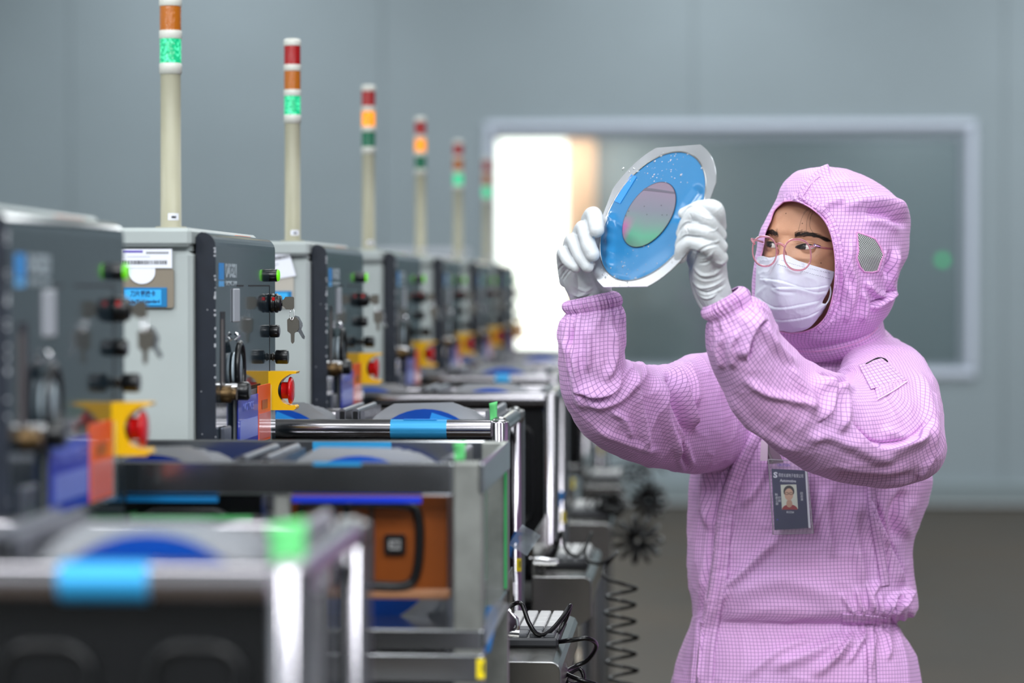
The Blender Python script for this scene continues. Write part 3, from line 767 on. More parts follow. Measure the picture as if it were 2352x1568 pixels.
# patches of pale blue tape on two frames of the sharp cart
def patch(px0, py0, px1, py1, y, rot, lab):
    a_ = P(px0, py0, y); b_ = P(px1, py1, y)
    o = MB().box(-(b_[0]-a_[0])/2, (b_[0]-a_[0])/2, -.0003, .0003, -(a_[2]-b_[2])/2, (a_[2]-b_[2])/2).build('tape_patch', M_filml)
    o.location = ((a_[0]+b_[0])/2, y, (a_[2]+b_[2])/2); o.rotation_euler = (rad(-1.5), rot, 0)
    tag(o, lab, 'tape patch')
yp = Ym(3.85)+d_/2-.092-.0016
patch(985, 958, 1060, 990, yp, rad(18), 'pale blue tape patch on the frontmost aisle side wafer frame')
patch(628, 955, 690, 985, yp, rad(22), 'pale blue tape patch on the blue tape just right of the sharp notice plate')
# notes
def note(px0, py0, px1, py1, y, lab, m=M_note):
    a_ = P(px0, py0, y); b_ = P(px1, py1, y); w_ = b_[0]-a_[0]; h_ = a_[2]-b_[2]
    v = []; f = []
    for i in range(7):
        t = i/6
        for j in range(5):
            s_ = j/4; v.append((-w_/2+w_*s_+.2*w_*(1-t)*(.5-s_), -.006*t*t+.002*math.sin(s_*4+t*3), -h_/2+h_*t+.12*h_*s_*t))
    for i in range(6):
        for j in range(4): f.append((i*5+j, i*5+j+1, (i+1)*5+j+1, (i+1)*5+j))
    o = MB().add(v, f, True).build('sticky_note', m); o.location = ((a_[0]+b_[0])/2, y, (a_[2]+b_[2])/2)
    sm = o.modifiers.new('thick', 'SOLIDIFY'); sm.thickness = .0004
    tag(o, lab, 'note'); return o
note(1124, 926, 1143, 968, Ym(3.85)+.026, 'pale green sticky note on the right cassette plate of the sharp cart')
note(618, 1205, 706, 1318, Ym(1.85)+.02, 'large blurred green sticky note hanging by the nearest cart corner')
note(1042, 1018, 1070, 1058, 3.14, 'green sticky note on the cassette of the square steel cart')
# boxes stored on the shelves of the carts
for k in (-2, 0, 1, 2, 3):
    y = Ym(3.85+k)
    for j, (a_, b_) in enumerate(((-.79, -.555), (-.55, -.322))):
        a_ += DXK.get(k, 0); b_ += DXK.get(k, 0)
        black_box('storage_box', a_-.002, b_+.002, y+.022, y+d_-.022, H0-.498, H0-.238, M_box,
                  'open black box under the %s wafer cassette, %s' % ('machine side' if j == 0 else 'aisle side', where[k]), 'black storage boxes on the carts', 2, True)
        black_box('storage_box', a_, b_, y+.03, y+d_-.03, H0-.858, H0-.62, M_box,
                  'closed black box, lower shelf, %s end, %s' % ('machine' if j == 0 else 'aisle', where[k]), 'black storage boxes on the carts', 2)
# ------------------------------------------------------------------ the square steel cart with acrylic panels
YA, YB = Ym(2.79), Ym(3.19); XR = P(1108, 1065, YA)[0]; XL = -.98; ZT = P(1000, 1062, YA)[2]
r = empty('square_cart', (XR, YA, 0))
def sq(x0, x1, y0, y1, z0, z1, nm, m=M_flat, b=.002): return toL(MB().box(x0, x1, y0, y1, z0, z1, b).build(nm, m, r), r)
ps = .033
for x in (XR-ps, XL):
    for y in (YA, YB-ps): sq(x, x+ps, y, y+ps, .06, ZT, 'post', mat('scuffed_steel_post', (146, 148, 144), .36, metal=.5, noise=.35, nscale=22))
barh = .037
sq(XL, XR-ps, YA-.001, YA+.006, ZT-barh, ZT, 'top_bar'); sq(XL, XR, YB-.006, YB, ZT-barh, ZT, 'top_bar')
sq(XR-.006, XR+.001, YA, YB, ZT-barh, ZT, 'side_bar'); sq(XL, XL+.006, YA, YB, ZT-barh, ZT, 'side_bar')
zs = P(900, 1440, YA)[2]
sq(XL, XR, YA-.001, YB, zs-.026, zs-.002, 'shelf'); sq(XL, XR, YA-.002, YA+.004, zs-.062, zs-.03, 'lower_bar')
sq(XL, XR+.002, YA-.002, YB, zs-.42, zs-.39, 'shelf')
sq(P(628, 1100, YA)[0], P(663, 1100, YA)[0], YA+.004, YA+.024, zs, ZT-barh, 'middle_post', mat('grey_post', (150, 152, 148), .4, metal=.4))
sq(XR-ps+.004, XR-ps+.008, YA+ps, YB-ps, zs+.01, ZT-barh-.004, 'side_pane', mat('green_edged_glass', (150, 180, 165), .05, alpha=.45))
for a_, b_ in ((YA+ps, YA+ps+.004), (YB-ps-.004, YB-ps)): toL(MB().box(XR-.004, XR, a_, b_, zs, ZT-barh).build('glass_edge', mat('green_glass_edge', (60, 150, 90), .2), r), r)
sq(P(720, 1000, YA)[0]-.0, P(830, 1000, YA)[0], YA-.0016, YA-.001, ZT-.004, ZT+.0004, 'tape_strip', M_btape, 0)
sq(P(290, 1000, YA)[0], P(500, 1000, YA)[0], YA-.001, YA+.003, ZT-barh-.009, ZT-barh-.003, 'blue_strip', mat('blue_strip', (12, 110, 170), .3), .0005)
sq(P(670, 1000, YA)[0], P(968, 1000, YA)[0], YA-.001, YA+.003, ZT-barh-.009, ZT-barh-.002, 'blue_strip', mat('royal_blue_strip', (12, 50, 190), .3), .0005)
sq(P(720, 1000, YB)[0], P(900, 1000, YB)[0], YB-.007, YB-.0062, ZT-.03, ZT-.002, 'tape_strip', M_btape, 0)
tag(r, 'steel cart of flat bars and square posts with glass side and an amber box inside', 'cart')
load_cart(-1, (YA+YB)/2, dz=-.004, xs=(-.395, -.640))
zt = P(900, 1135, YA+.05)[2]; zb = P(900, 1362, YA+.05)[2]
xa, xb = P(668, 1200, YA+.05)[0], P(1028, 1200, YA+.05)[0]
ab = empty('amber_box', ((xa+xb)/2, YA+.045, zb)); wd = xb-xa; ht = zt-zb
MB().box(-wd/2, wd/2, 0, .006, 0, ht, .002).box(-wd/2, -wd/2+.004, .006, .235, 0, ht).box(wd/2-.004, wd/2, .006, .235, 0, ht).build('shell', M_amber, ab)
MB().box(-wd/2-.004, wd/2+.004, -.004, .010, -.006, .006, .003).build('rim', mat('worn_amber_rim', (150, 105, 75), .4), ab)
def lx(px): return P(px, 1200, YA+.045)[0]-(xa+xb)/2
def lz(py): return P(900, py, YA+.045)[2]-zb
pr = [(lx(965)-.012, lz(1160)), (lx(965), lz(1175)), (lx(962), lz(1315)), (lx(940), lz(1345))]
out = spline([(lx(690), -.003, lz(1160)), (lx(800), -.003, lz(1156)), (lx(930), -.003, lz(1158)), (lx(962), -.003, lz(1190)), (lx(960), -.003, lz(1300)), (lx(935), -.003, lz(1342)), (lx(860), -.003, lz(1344)), (lx(830), -.003, lz(1344))], 6)
MB().tube(out, .0055, 8).build('moulded_rib', M_blk, ab)
MB().tube(spline([(lx(690), -.004, lz(1175)), (lx(700), -.006, lz(1158)), (lx(740), -.006, lz(1152)), (lx(770), -.004, lz(1152))], 5), .004, 8).build('handle', M_blk, ab)
MB().tube(spline([(lx(797), -.004, lz(1200)), (lx(800), -.006, lz(1165)), (lx(830), -.006, lz(1155)), (lx(860), -.004, lz(1155))], 5), .004, 8).build('handle', M_blk, ab)
MB().box(lx(848), lx(860), -.004, .0, lz(1340), lz(1160), .001).build('divider', mat('dark_brown', (60, 40, 26), .5), ab)
MB().box(lx(768), lx(776), -.004, .0, lz(1340), lz(1160), .001).build('divider', mat('dark_brown', (60, 40, 26), .5), ab)
lb = MB().prism(rrect(lx(884), lx(932), lz(1272), lz(1226), .003), -.007, 0, 'y').build('label_plate', M_blk, ab)
MB().box(lx(895), lx(921), -.0078, -.007, lz(1260), lz(1238)).build('label_face', mat('pale_plate', (150, 150, 150), .5), lb)
text_mesh('label_text', '28', .011, M_ink, lb, ((lx(895)+lx(921))/2, -.008, (lz(1260)+lz(1238))/2), bold=.0003)
tag(ab, 'translucent amber brown box with black moulded ribs and a 28 plate', 'box')
xa2 = P(255, 1200, YA+.05)[0]; xb2 = P(600, 1200, YA+.05)[0]
black_box('storage_box', xa2, xb2, YA+.05, YB-.04, zs, zt, M_box, 'black box behind the green sheet in the square steel cart', 'black storage boxes on the carts', 1, True)
MB_ = MB(); ga, gb = P(300, 1180, YA+.03), P(580, 1232, YA+.03)
o = MB().box(ga[0], gb[0], YA+.028, YA+.030, gb[2]-.03, ga[2], .0005).build('green_sheet', M_noteb); tag(o, 'bright green sheet in front of the black box in the square cart', 'sheet')
o = MB().prism([(P(180, 1170, YA)[0], P(0, 1245, YA)[2]), (P(300, 1170, YA)[0], P(0, 1245, YA)[2]), (P(300, 1170, YA)[0], P(0, 1176, YA)[2]), (P(180, 1170, YA)[0], P(0, 1200, YA)[2])], YA+.032, YA+.034, 'y').build('green_sheet', mat('dark_green_sheet', (10, 90, 50), .35)); tag(o, 'dark green sheet behind the blurred orange notice', 'sheet')
# wafer frame lying under the amber box
place_ring(P(835, 1240, YA+.275)[0], YA+.275, P(835, 1240, YA+.275)[2], 'blue taped wafer frame leaning below the amber box', 'wafer frames standing in cassettes', tilt=rad(-3))
# ------------------------------------------------------------------ bracket shelves with keypads and coiled cords
M_shelf = mat('brushed_shelf_steel', (160, 158, 152), 0.2, metal=1.0, rnoise=.05, nscale=10)
M_keyl = mat('light_grey_key', (196, 196, 196), .5); M_keyd = mat('dark_grey_key', (84, 86, 90), .45)
M_pad = mat('keypad_black', (42, 43, 47), .4)
M_cable = mat('black_coiled_cable', (12, 12, 14), .22)
M_bottle = mat('clear_plastic_clip', (120, 165, 205), .1, alpha=.55)
SH = {}
SZ = H0-.517; SX0, SX1 = -.288, -.186
def make_shelf():
    r = empty('bracket_shelf', (SX0, 0, 0)); L_ = Ym(.5); w_ = SX1-SX0
    MB().prism([(0, SZ-.002), (w_-.012, SZ-.002), (w_-.004, SZ-.005), (w_, SZ-.013), (w_, SZ-.05), (w_-.0015, SZ-.05), (w_-.0015, SZ-.013), (w_-.005, SZ-.0065), (w_-.012, SZ-.0035), (0, SZ-.0035)][::-1], 0.001, L_, 'y').build('shelf_top', M_shelf, r)
    R = .013
    pr = [(0, SZ), (w_-R, SZ)]+[(w_-R+R*math.sin(rad(a)), SZ-R+R*math.cos(rad(a))) for a in range(10, 91, 16)]+[(w_, SZ-.068), (w_-.006, SZ-.076), (w_-.035, SZ-.092), (0, SZ-.092)]
    MB().prism(pr[::-1], -.0015, .0015, 'y').build('end_plate', M_shelf, r)
    MB().tube([(a_, -.0015, b_) for a_, b_ in pr[:9]], .0011, 6).build('plate_edge', M_steel, r)
    MB().box(-.004, 0, 0, L_, SZ-.09, SZ+.075, .001).build('back_plate', M_shelf, r)
    MB().tube([(w_*.5, L_*.5, SZ-.004), (w_*.5, L_*.5, .06)], .012, 12).build('leg', M_steel, r)
    MB().lathe([(.03, 0), (.03, .012), (.014, .02), (.014, .06)], (w_*.5, L_*.5, 0), 'z', 16).build('foot', M_blk2, r)
    return r
def make_keypad():
    r = empty('keypad'); Lk, wk = .30, .086
    MB().box(0, wk, 0, Lk, 0, .013, .003).build('case', M_pad, r)
    for i in range(4):
        for j in range(6):
            x = .005+i*.0198; y = .012+j*.048
            m = M_keyl if j >= 2 else M_keyd
            MB().box(x, x+.0165, y, y+.040, .012, .0185, .0015).build('key', m, r)
    return r
names_sh = {0: 'nearest bracket shelf, beside the sharp cart', 1: 'second bracket shelf', 2: 'third bracket shelf', 3: 'farthest bracket shelf'}
sb = make_shelf(); kb = make_keypad()
sl = {0: 'nearest stainless bracket shelf with the grey and white keypad', 1: 'second stainless bracket shelf holding a clipped handset and coiled cord', 2: 'third blurred bracket shelf heaped with tangled cord', 3: 'farthest blurred bracket shelf near the elbow'}
kl = {0: 'keypad with white and grey keys on the nearest bracket shelf', 1: 'dark keypad on the second bracket shelf behind the handset', 2: 'keypad mostly buried in tangled cord on the third shelf', 3: 'blurred keypad on the farthest bracket shelf'}
for k in range(4):
    s_ = sb if k == 0 else copy_tree(sb); s_.location = (SX0, Ym(3.41+k), 0); tag(s_, sl[k], 'shelf', 'stainless bracket shelves'); SH[k] = s_
    q = kb if k == 0 else copy_tree(kb); q.location = (SX0+.004, Ym(3.41+k)+.17, SZ-.0018); tag(q, kl[k], 'keypad', 'keypads on the bracket shelves')
# cords. c(px,py,Y) gives a point
def cord(name, pts, r_, lab, grp='black coiled cords', n=8):
    o = MB().tube(spline(pts, n), r_, 10).build(name, M_cable); tag(o, lab, 'cord', grp); return o
CR = .0032
Y1 = Ym(4.55)
# second shelf: big loose loops then a hanging coil
def coil_down(px, py0, py1, Y, Rpx, turns, n=14):
    pts = []; k_ = int(turns*n)
    for i in range(k_+1):
        t = i/k_; a_ = 2*math.pi*turns*t; py = py0+(py1-py0)*t
        p_ = P(px+8*t+3*math.sin(a_*.37), py, Y); R = Rpx/(F_PX/Y)
        ph = a_+math.pi
        pts.append((p_[0]+R*math.cos(ph), p_[1]+R*math.sin(ph), p_[2]+.003*math.sin(a_*1.0)))
    return pts
pts = [P(1268, 1290, Y1), P(1280, 1255, Y1-.02), P(1290, 1222, Y1-.03), P(1300, 1262, Y1-.05), P(1325, 1277, Y1-.03), P(1345, 1255, Y1+.0), P(1358, 1224, Y1+.02),
       P(1344, 1262, Y1+.03), P(1350, 1285, Y1-.0), P(1375, 1294, Y1-.03), P(1405, 1280, Y1-.03), P(1417, 1268, Y1), P(1392, 1300, Y1+.02), P(1383, 1322, Y1+.0)]
full = spline(pts, 8)[:-1]
yv = 0
cp = coil_down(1425, 1332, 1640, Y1, 34, 8.2)
full = full+[np.array(P(1400, 1332, Y1-.01))]+[np.array(q) for q in cp[6:]]
o = MB().tube(full, CR, 10).build('coiled_cord', M_cable); tag(o, 'black coiled cord looping off the second shelf and hanging in a long spiral', 'cord', 'black coiled cords')
# nearest shelf cord
Y0_ = Ym(3.6)
pts = [P(1160, 1400, Y0_), P(1185, 1385, Y0_), P(1200, 1390, Y0_-.02), P(1215, 1430, Y0_-.03), P(1235, 1456, Y0_-.03), P(1262, 1450, Y0_-.02), P(1290, 1420, Y0_+.0), P(1310, 1390, Y0_+.02),
       P(1300, 1420, Y0_+.04), P(1282, 1455, Y0_+.03), P(1280, 1472, Y0_), P(1310, 1470, Y0_-.03), P(1350, 1466, Y0_-.03), P(1370, 1482, Y0_), P(1350, 1515, Y0_+.03), P(1320, 1530, Y0_+.03),
       P(1300, 1545, Y0_), P(1330, 1560, Y0_-.03), P(1370, 1572, Y0_-.02), P(1385, 1590, Y0_), P(1330, 1600, Y0_+.03), P(1300, 1620, Y0_), P(1350, 1640, Y0_-.03), P(1385, 1665, Y0_)]
cord('coiled_cord', pts, CR*1.05, 'black coiled cord arching over the nearest keypad and dropping off the shelf')
pts = [P(1300, 1520, Y0_+.06), P(1292, 1545, Y0_+.05), P(1310, 1570, Y0_+.04), P(1340, 1560, Y0_+.06), P(1330, 1535, Y0_+.07), P(1300, 1560, Y0_+.05), P(1310, 1600, Y0_+.05), P(1340, 1640, Y0_+.06)]
cord('coiled_cord', pts, CR, 'short twisted black cord end under the nearest shelf edge')
# third shelf: heap of loops, and rosettes of coil hanging over the edge
def loops(cx, cy, Y, sx__, sy__, n, seed, deep=.05):
    rr = random.Random(seed); pts = []
    for i in range(n*8+1):
        a_ = i/8*2*math.pi; t = i/(n*8)
        rx = sx__*(.55+.45*math.sin(t*9+seed)); ry = sy__*(.6+.4*math.cos(t*7))
        pts.append(P(cx+(t-.5)*sx__*1.1+rx*math.cos(a_), cy+ry*math.sin(a_)+rr.uniform(-3, 3), Y+deep*math.sin(a_+t*5)))
    return pts
Y2 = Ym(5.6)
cord('coiled_cord', loops(1400, 1158, Y2, 38, 26, 11, 2), CR, 'heap of tangled black coiled cord on the third shelf', n=3)
def rosette(cx, cy, Y, Ro, Ri, n, tilt, lab, seed=0):
    pts = []
    for i in range(n*14+1):
        a_ = i/14*2*math.pi; t = i/(n*14)
        ph = 2*math.pi*t*1.0+seed
        rc = (Ro+Ri)/2+(Ro-Ri)/2*math.cos(a_)
        p_ = P(cx+rc*math.cos(ph), cy+rc*math.sin(ph)*tilt, Y); pts.append((p_[0], p_[1]+.03*math.sin(a_), p_[2]+.010*math.sin(a_)*math.cos(ph)))
    o = MB().tube(pts, CR*1.45, 8).build('coiled_cord', M_cable); tag(o, lab, 'cord', 'black coiled cords')
rosette(1465, 1240, Y2+.1, 56, 10, 11, .95, 'loosely coiled black cord bunched like a flower, hanging below the third shelf')
cord('coiled_cord', [P(1410, 1195, Y2), P(1425, 1212, Y2), P(1445, 1220, Y2+.05), P(1455, 1240, Y2+.1)], CR, 'straight black cord from the tangled heap to the hanging bunch')
Y3 = Ym(6.6)
rosette(1490, 1148, Y3, 42, 6, 14, 1.05, 'dense ball of black coiled cord beyond the flower shaped bunch')
cord('coiled_cord', loops(1470, 1085, Y3, 36, 24, 5, 5), CR*.9, 'loose blurred black cord loops above the dense ball', n=3)
cord('coiled_cord', [P(1340, 1060, Y3), P(1380, 1075, Y3), P(1420, 1070, Y3+.03), P(1455, 1060, Y3), P(1470, 1040, Y3)], CR, 'blurred black cord above the farthest shelf')
# handset / scanner held in a clip on the second shelf
hs = empty('handset', tuple(P(1250, 1285, Y1-.03)))
d1 = P(1278, 1240, Y1-.03)-P(1240, 1290, Y1-.03)
c0 = -d1*.4; c1 = d1*.62
MB().tube([c0, c0+(c1-c0)*.15, c0+(c1-c0)*.9, c1], [.008, .010, .009, .006], 12).build('grip', M_blk, hs)
MB().tube([c0+np.array([-.004, -.006, .006]), c1+np.array([-.004, -.006, .004])], .0025, 6).build('edge_strip', M_steel, hs)
MB().tube([c1, c1+np.array([.002, 0, .012])], .004, 8).build('cord_relief', M_blk, hs)
tag(hs, 'black slanted handset held in a chrome clip on the second shelf', 'handset')
cl = empty('chrome_clip', tuple(P(1240, 1282, Y1-.06)))
MB().tube([(-.018, 0, 0), (.03, -.002, -.002), (.034, -.002, -.006), (.028, -.002, -.009), (-.014, 0, -.009)], .0028, 8).build('jaw', M_chrome, cl)
MB().tube([(-.016, 0, .004), (-.018, .0, .016)], .003, 8).build('screw', M_brass, cl)
MB().tube([(-.008, -.002, -.012), (-.003, -.006, -.028), (0, -.006, -.043)], .0028, 8).build('lever', M_blk, cl)
MB().box(-.022, -.004, -.004, .02, -.03, .002, .004).build('clamp_body', M_blk2, cl)
tag(cl, 'small chrome clamp gripping the handset on the second shelf', 'clamp')
cl2 = empty('chrome_clip', tuple(P(1170, 1435, Ym(3.5))))
MB().tube([(-.014, 0, .012), (0, 0, .02), (.01, 0, .008), (.012, 0, -.004), (.002, 0, -.012)], .0035, 8).build('jaw', M_chrome, cl2)
MB().tube([(-.012, .0, -.010), (.014, .0, -.012)], .006, 10).build('screw', M_chrome, cl2)
MB().lathe([(0, -.01), (.013, -.008), (.013, .008), (0, .01)], (-.004, 0, .004), 'y', 14).build('clamp_body', mat('violet_black_plastic', (50, 40, 52), .4), cl2)
tag(cl2, 'round chrome clamp at the left end of the nearest keypad', 'clamp')
# crumpled clear sleeves with blue print taped to the cart posts
def sleeve_film(px, py, Y, sx__, sy__, lab, seed, m=M_bottle, ang=0.0):
    v = []; f = []; rr = random.Random(seed); n = 7
    for i in range(n):
        for j in range(n):
            u_ = (i/(n-1)-.5); w_ = (j/(n-1)-.5)
            v.append((u_*sx__*math.cos(ang)-w_*sy__*math.sin(ang), rr.uniform(-.006, .006)+.02*u_, u_*sx__*math.sin(ang)+w_*sy__*math.cos(ang)))
    for i in range(n-1):
        for j in range(n-1): f.append((i*n+j, (i+1)*n+j, (i+1)*n+j+1, i*n+j+1))
    o = MB().add(v, f, True).build('plastic_sleeve', m, None, tuple(P(px, py, Y))); tag(o, lab, 'sleeve', 'plastic sleeves'); return o
M_clear = mat('clear_film', (200, 215, 225), .1, alpha=.35)
M_blueclip = mat('blue_plastic_clip', (50, 120, 190), .25)
sleeve_film(1180, 1250, Ym(4.2)-.02, .014, .045, 'crumpled clear and blue sleeve on the post of the sharp cart', 3, M_blueclip, -.4)
sleeve_film(1205, 1240, Ym(4.0), .035, .04, 'clear folded film beside the sharp cart post', 4, M_clear, -.6)
sleeve_film(1122, 1445, YA+.10, .014, .055, 'bright blue plastic clip at the corner of the square cart', 5, M_blueclip, -.2)
sleeve_film(1110, 1460, YA+.05, .016, .09, 'grey slanted film strip at the corner of the square cart', 6, mat('grey_film', (150, 152, 158), .3, alpha=.8), -.5)
sleeve_film(1289, 1145, Ym(5.2)-.02, .014, .03, 'blurred blue sleeve on the post of the cart behind', 7, M_blueclip, -.2)
def ytag(px, py, Y, lab):
    o = MB().box(-.0045, .0045, -.001, .001, -.011, .011, .0004).build('yellow_tag', M_tag, None, tuple(P(px, py, Y)))
    MB().box(.0012, .0034, -.0014, -.001, -.004, .007).build('tag_print', M_ink, o)
    tag(o, lab, 'tag', 'yellow post tags')
ytag(1191, 1297, Ym(4.2)-.0155, 'yellow tag on the rear post of the sharp cart')
ytag(1104, 1536, YA-.003, 'yellow tag at the lowest corner of the square cart')
ytag(1294, 1187, Ym(5.2)-.0155, 'yellow tag on a blurred post beside the tangled cord')
ytag(1316, 1110, Ym(5.81), 'yellow tag above the tangled cord')
ytag(1381, 1032, Ym(7.85)-.0165, 'smallest yellow tag, just under the pink elbow')
# ------------------------------------------------------------------ the person
def lat(ix, iy, iz, seed):
    h = (ix*374761393+iy*668265263+iz*2147483647+seed*974634777) & 0xffffffff
    h = ((h ^ (h >> 13))*1274126177) & 0xffffffff
    return ((h ^ (h >> 16)) & 0xffff)/65535.0
def vnoise(Q, seed=0):
    Q = np.asarray(Q, float); i = np.floor(Q).astype(np.int64); f = Q-i; f = f*f*(3-2*f); out = 0
    for a in (0, 1):
        for b in (0, 1):
            for c in (0, 1):
                wgt = (f[..., 0] if a else 1-f[..., 0])*(f[..., 1] if b else 1-f[..., 1])*(f[..., 2] if c else 1-f[..., 2])
                out = out+wgt*lat(i[..., 0]+a, i[..., 1]+b, i[..., 2]+c, seed)
    return out*2-1
def cat_rom(A, t):
    """A: (k, m) control rows, t: parameters 0..k-1"""
    A = np.asarray(A, float); k_ = len(A); i = np.clip(np.floor(t).astype(int), 0, k_-2); f = (t-i)[:, None]
    g = lambda j: A[np.clip(j, 0, k_-1)]
    a, b, c, d = g(i-1), g(i), g(i+1), g(i+2)
    a = np.where((i == 0)[:, None], 2*b-c, a); d = np.where((i == k_-2)[:, None], 2*c-b, d)
    return 0.5*((2*b)+(-a+c)*f+(2*a-5*b+4*c-d)*f*f+(-a+3*b-3*c+d)*f**3)
def grid_normals(V):
    du = np.gradient(V, axis=1); dv = np.gradient(V, axis=0)
    n = np.cross(du, dv); n /= (np.linalg.norm(n, axis=-1, keepdims=True)+1e-12); return n
def smooth_grid(D, it=1, wrap=False):
    for _ in range(it):
        D = D.copy(); D[1:-1] = (D[:-2]+2*D[1:-1]+D[2:])/4
        if wrap: D = (np.roll(D, 1, 1)+2*D+np.roll(D, -1, 1))/4
        else: D[:, 1:-1] = (D[:, :-2]+2*D[:, 1:-1]+D[:, 2:])/4
    return D
def loft(stations, nv, nu, sup=2.2, back=None):
    """stations: (ax, ay, bx, by, Y, half_thickness). a and b are the two silhouette points.
    Returns V[nv, nu+1, 3], N, uv, st (station parameter per row), th (angle per column)"""
    S = np.asarray(stations, float); k_ = len(S)
    A = np.array([P(s[0], s[1], s[4]) for s in S]); B = np.array([P(s[2], s[3], s[4]) for s in S])
    rows = np.concatenate([A, B, S[:, 5:6]], axis=1)
    tt = np.linspace(0, k_-1, nv*6); R = cat_rom(rows, tt); C = (R[:, :3]+R[:, 3:6])/2
    L_ = np.concatenate([[0], np.cumsum(np.linalg.norm(np.diff(C, axis=0), axis=1))])
    edge = (np.linalg.norm(np.diff(R[:, :3], axis=0), axis=1)+np.linalg.norm(np.diff(R[:, 3:6], axis=0), axis=1))/2
    Le = np.concatenate([[0], np.cumsum(edge)])
    tv = np.interp(np.linspace(0, Le[-1], nv), Le, tt); R = cat_rom(rows, tv)
    A, B, H = R[:, :3], R[:, 3:6], R[:, 6]
    C = (A+B)/2; U = (A-B)/2; T = np.gradient(C, axis=0); T /= np.linalg.norm(T, axis=1, keepdims=True)+1e-12
    Wv = np.cross(T, U); 
    view = C-CAMP; view /= np.linalg.norm(view, axis=1, keepdims=True)
    Wn = Wv/(np.linalg.norm(Wv, axis=1, keepdims=True)+1e-12)
    sg = np.sign((Wn*view).sum(1)); sg[sg == 0] = 1; Wn = Wn*sg[:, None]
    # keep the thickness axis mostly along the line of sight so that the silhouette stays where it is
    Un = U/(np.linalg.norm(U, axis=1, keepdims=True)+1e-12)
    Wn = 0.35*Wn+0.65*view; Wn -= Un*(Wn*Un).sum(1, keepdims=True); Wn /= np.linalg.norm(Wn, axis=1, keepdims=True)
    Wn = smooth_rows(Wn, 8); Wn /= np.linalg.norm(Wn, axis=1, keepdims=True)
    th = np.linspace(0, 2*np.pi, nu+1)           # 0 at a, pi/2 front (towards the camera), pi at b
    ct, sn = np.cos(th), np.sin(th); e = 2.0/sup
    cc = np.sign(ct)*np.abs(ct)**e; ss = np.sign(sn)*np.abs(sn)**e
    # start the seam at the back (angle -pi/2)
    sh = nu//4; idx = (np.arange(nu+1)-sh) % nu; cc, ss, th2 = cc[idx], ss[idx], th[idx]
    V = C[:, None]+U[:, None]*cc[None, :, None]-(Wn*H[:, None])[:, None]*ss[None, :, None]
    N = grid_normals(V)
    outw = V-C[:, None]
    if (N*outw).sum() < 0: N = -N
    per = np.linalg.norm(np.diff(V, axis=1), axis=2); cu_ = np.concatenate([np.zeros((nv, 1)), np.cumsum(per, axis=1)], axis=1)
    mid = (nu//2); u = cu_-cu_[:, mid:mid+1]
    # rows: length measured along the front line
    q4 = nu//4; ln = np.linalg.norm(np.diff(V[:, mid-q4:mid+q4+1], axis=0), axis=2).mean(1); v = np.concatenate([[0], np.cumsum(ln)])
    uv = np.stack([u, np.repeat(v[:, None], nu+1, axis=1)], -1)
    return dict(V=V, N=N, uv=uv, st=tv, th=th2, nu=nu, nv=nv)
def smooth_rows(A, it):
    for _ in range(it):
        A = A.copy(); A[1:-1] = (A[:-2]+2*A[1:-1]+A[2:])/4
    return A
def seg_dist(px, py, poly):
    """distance to a polyline, signed side, and parameter 0..1 along it"""
    best = np.full(px.shape, 1e9); side = np.zeros(px.shape); par = np.zeros(px.shape)
    poly = [np.array(q, float) for q in poly]; ls = [np.linalg.norm(poly[i+1]-poly[i]) for i in range(len(poly)-1)]; tot = sum(ls); acc = 0
    for i in range(len(poly)-1):
        a, b = poly[i], poly[i+1]; d = b-a; l2 = (d**2).sum()
        t = np.clip(((px-a[0])*d[0]+(py-a[1])*d[1])/l2, 0, 1)
        qx, qy = a[0]+t*d[0], a[1]+t*d[1]; dd = np.hypot(px-qx, py-qy)
        s_ = np.sign(d[0]*(py-a[1])-d[1]*(px-a[0])); m_ = dd < best
        best = np.where(m_, dd, best); side = np.where(m_, s_, side); par = np.where(m_, (acc+t*ls[i])/tot, par); acc += ls[i]
    return best, side, par
FS = 2.7
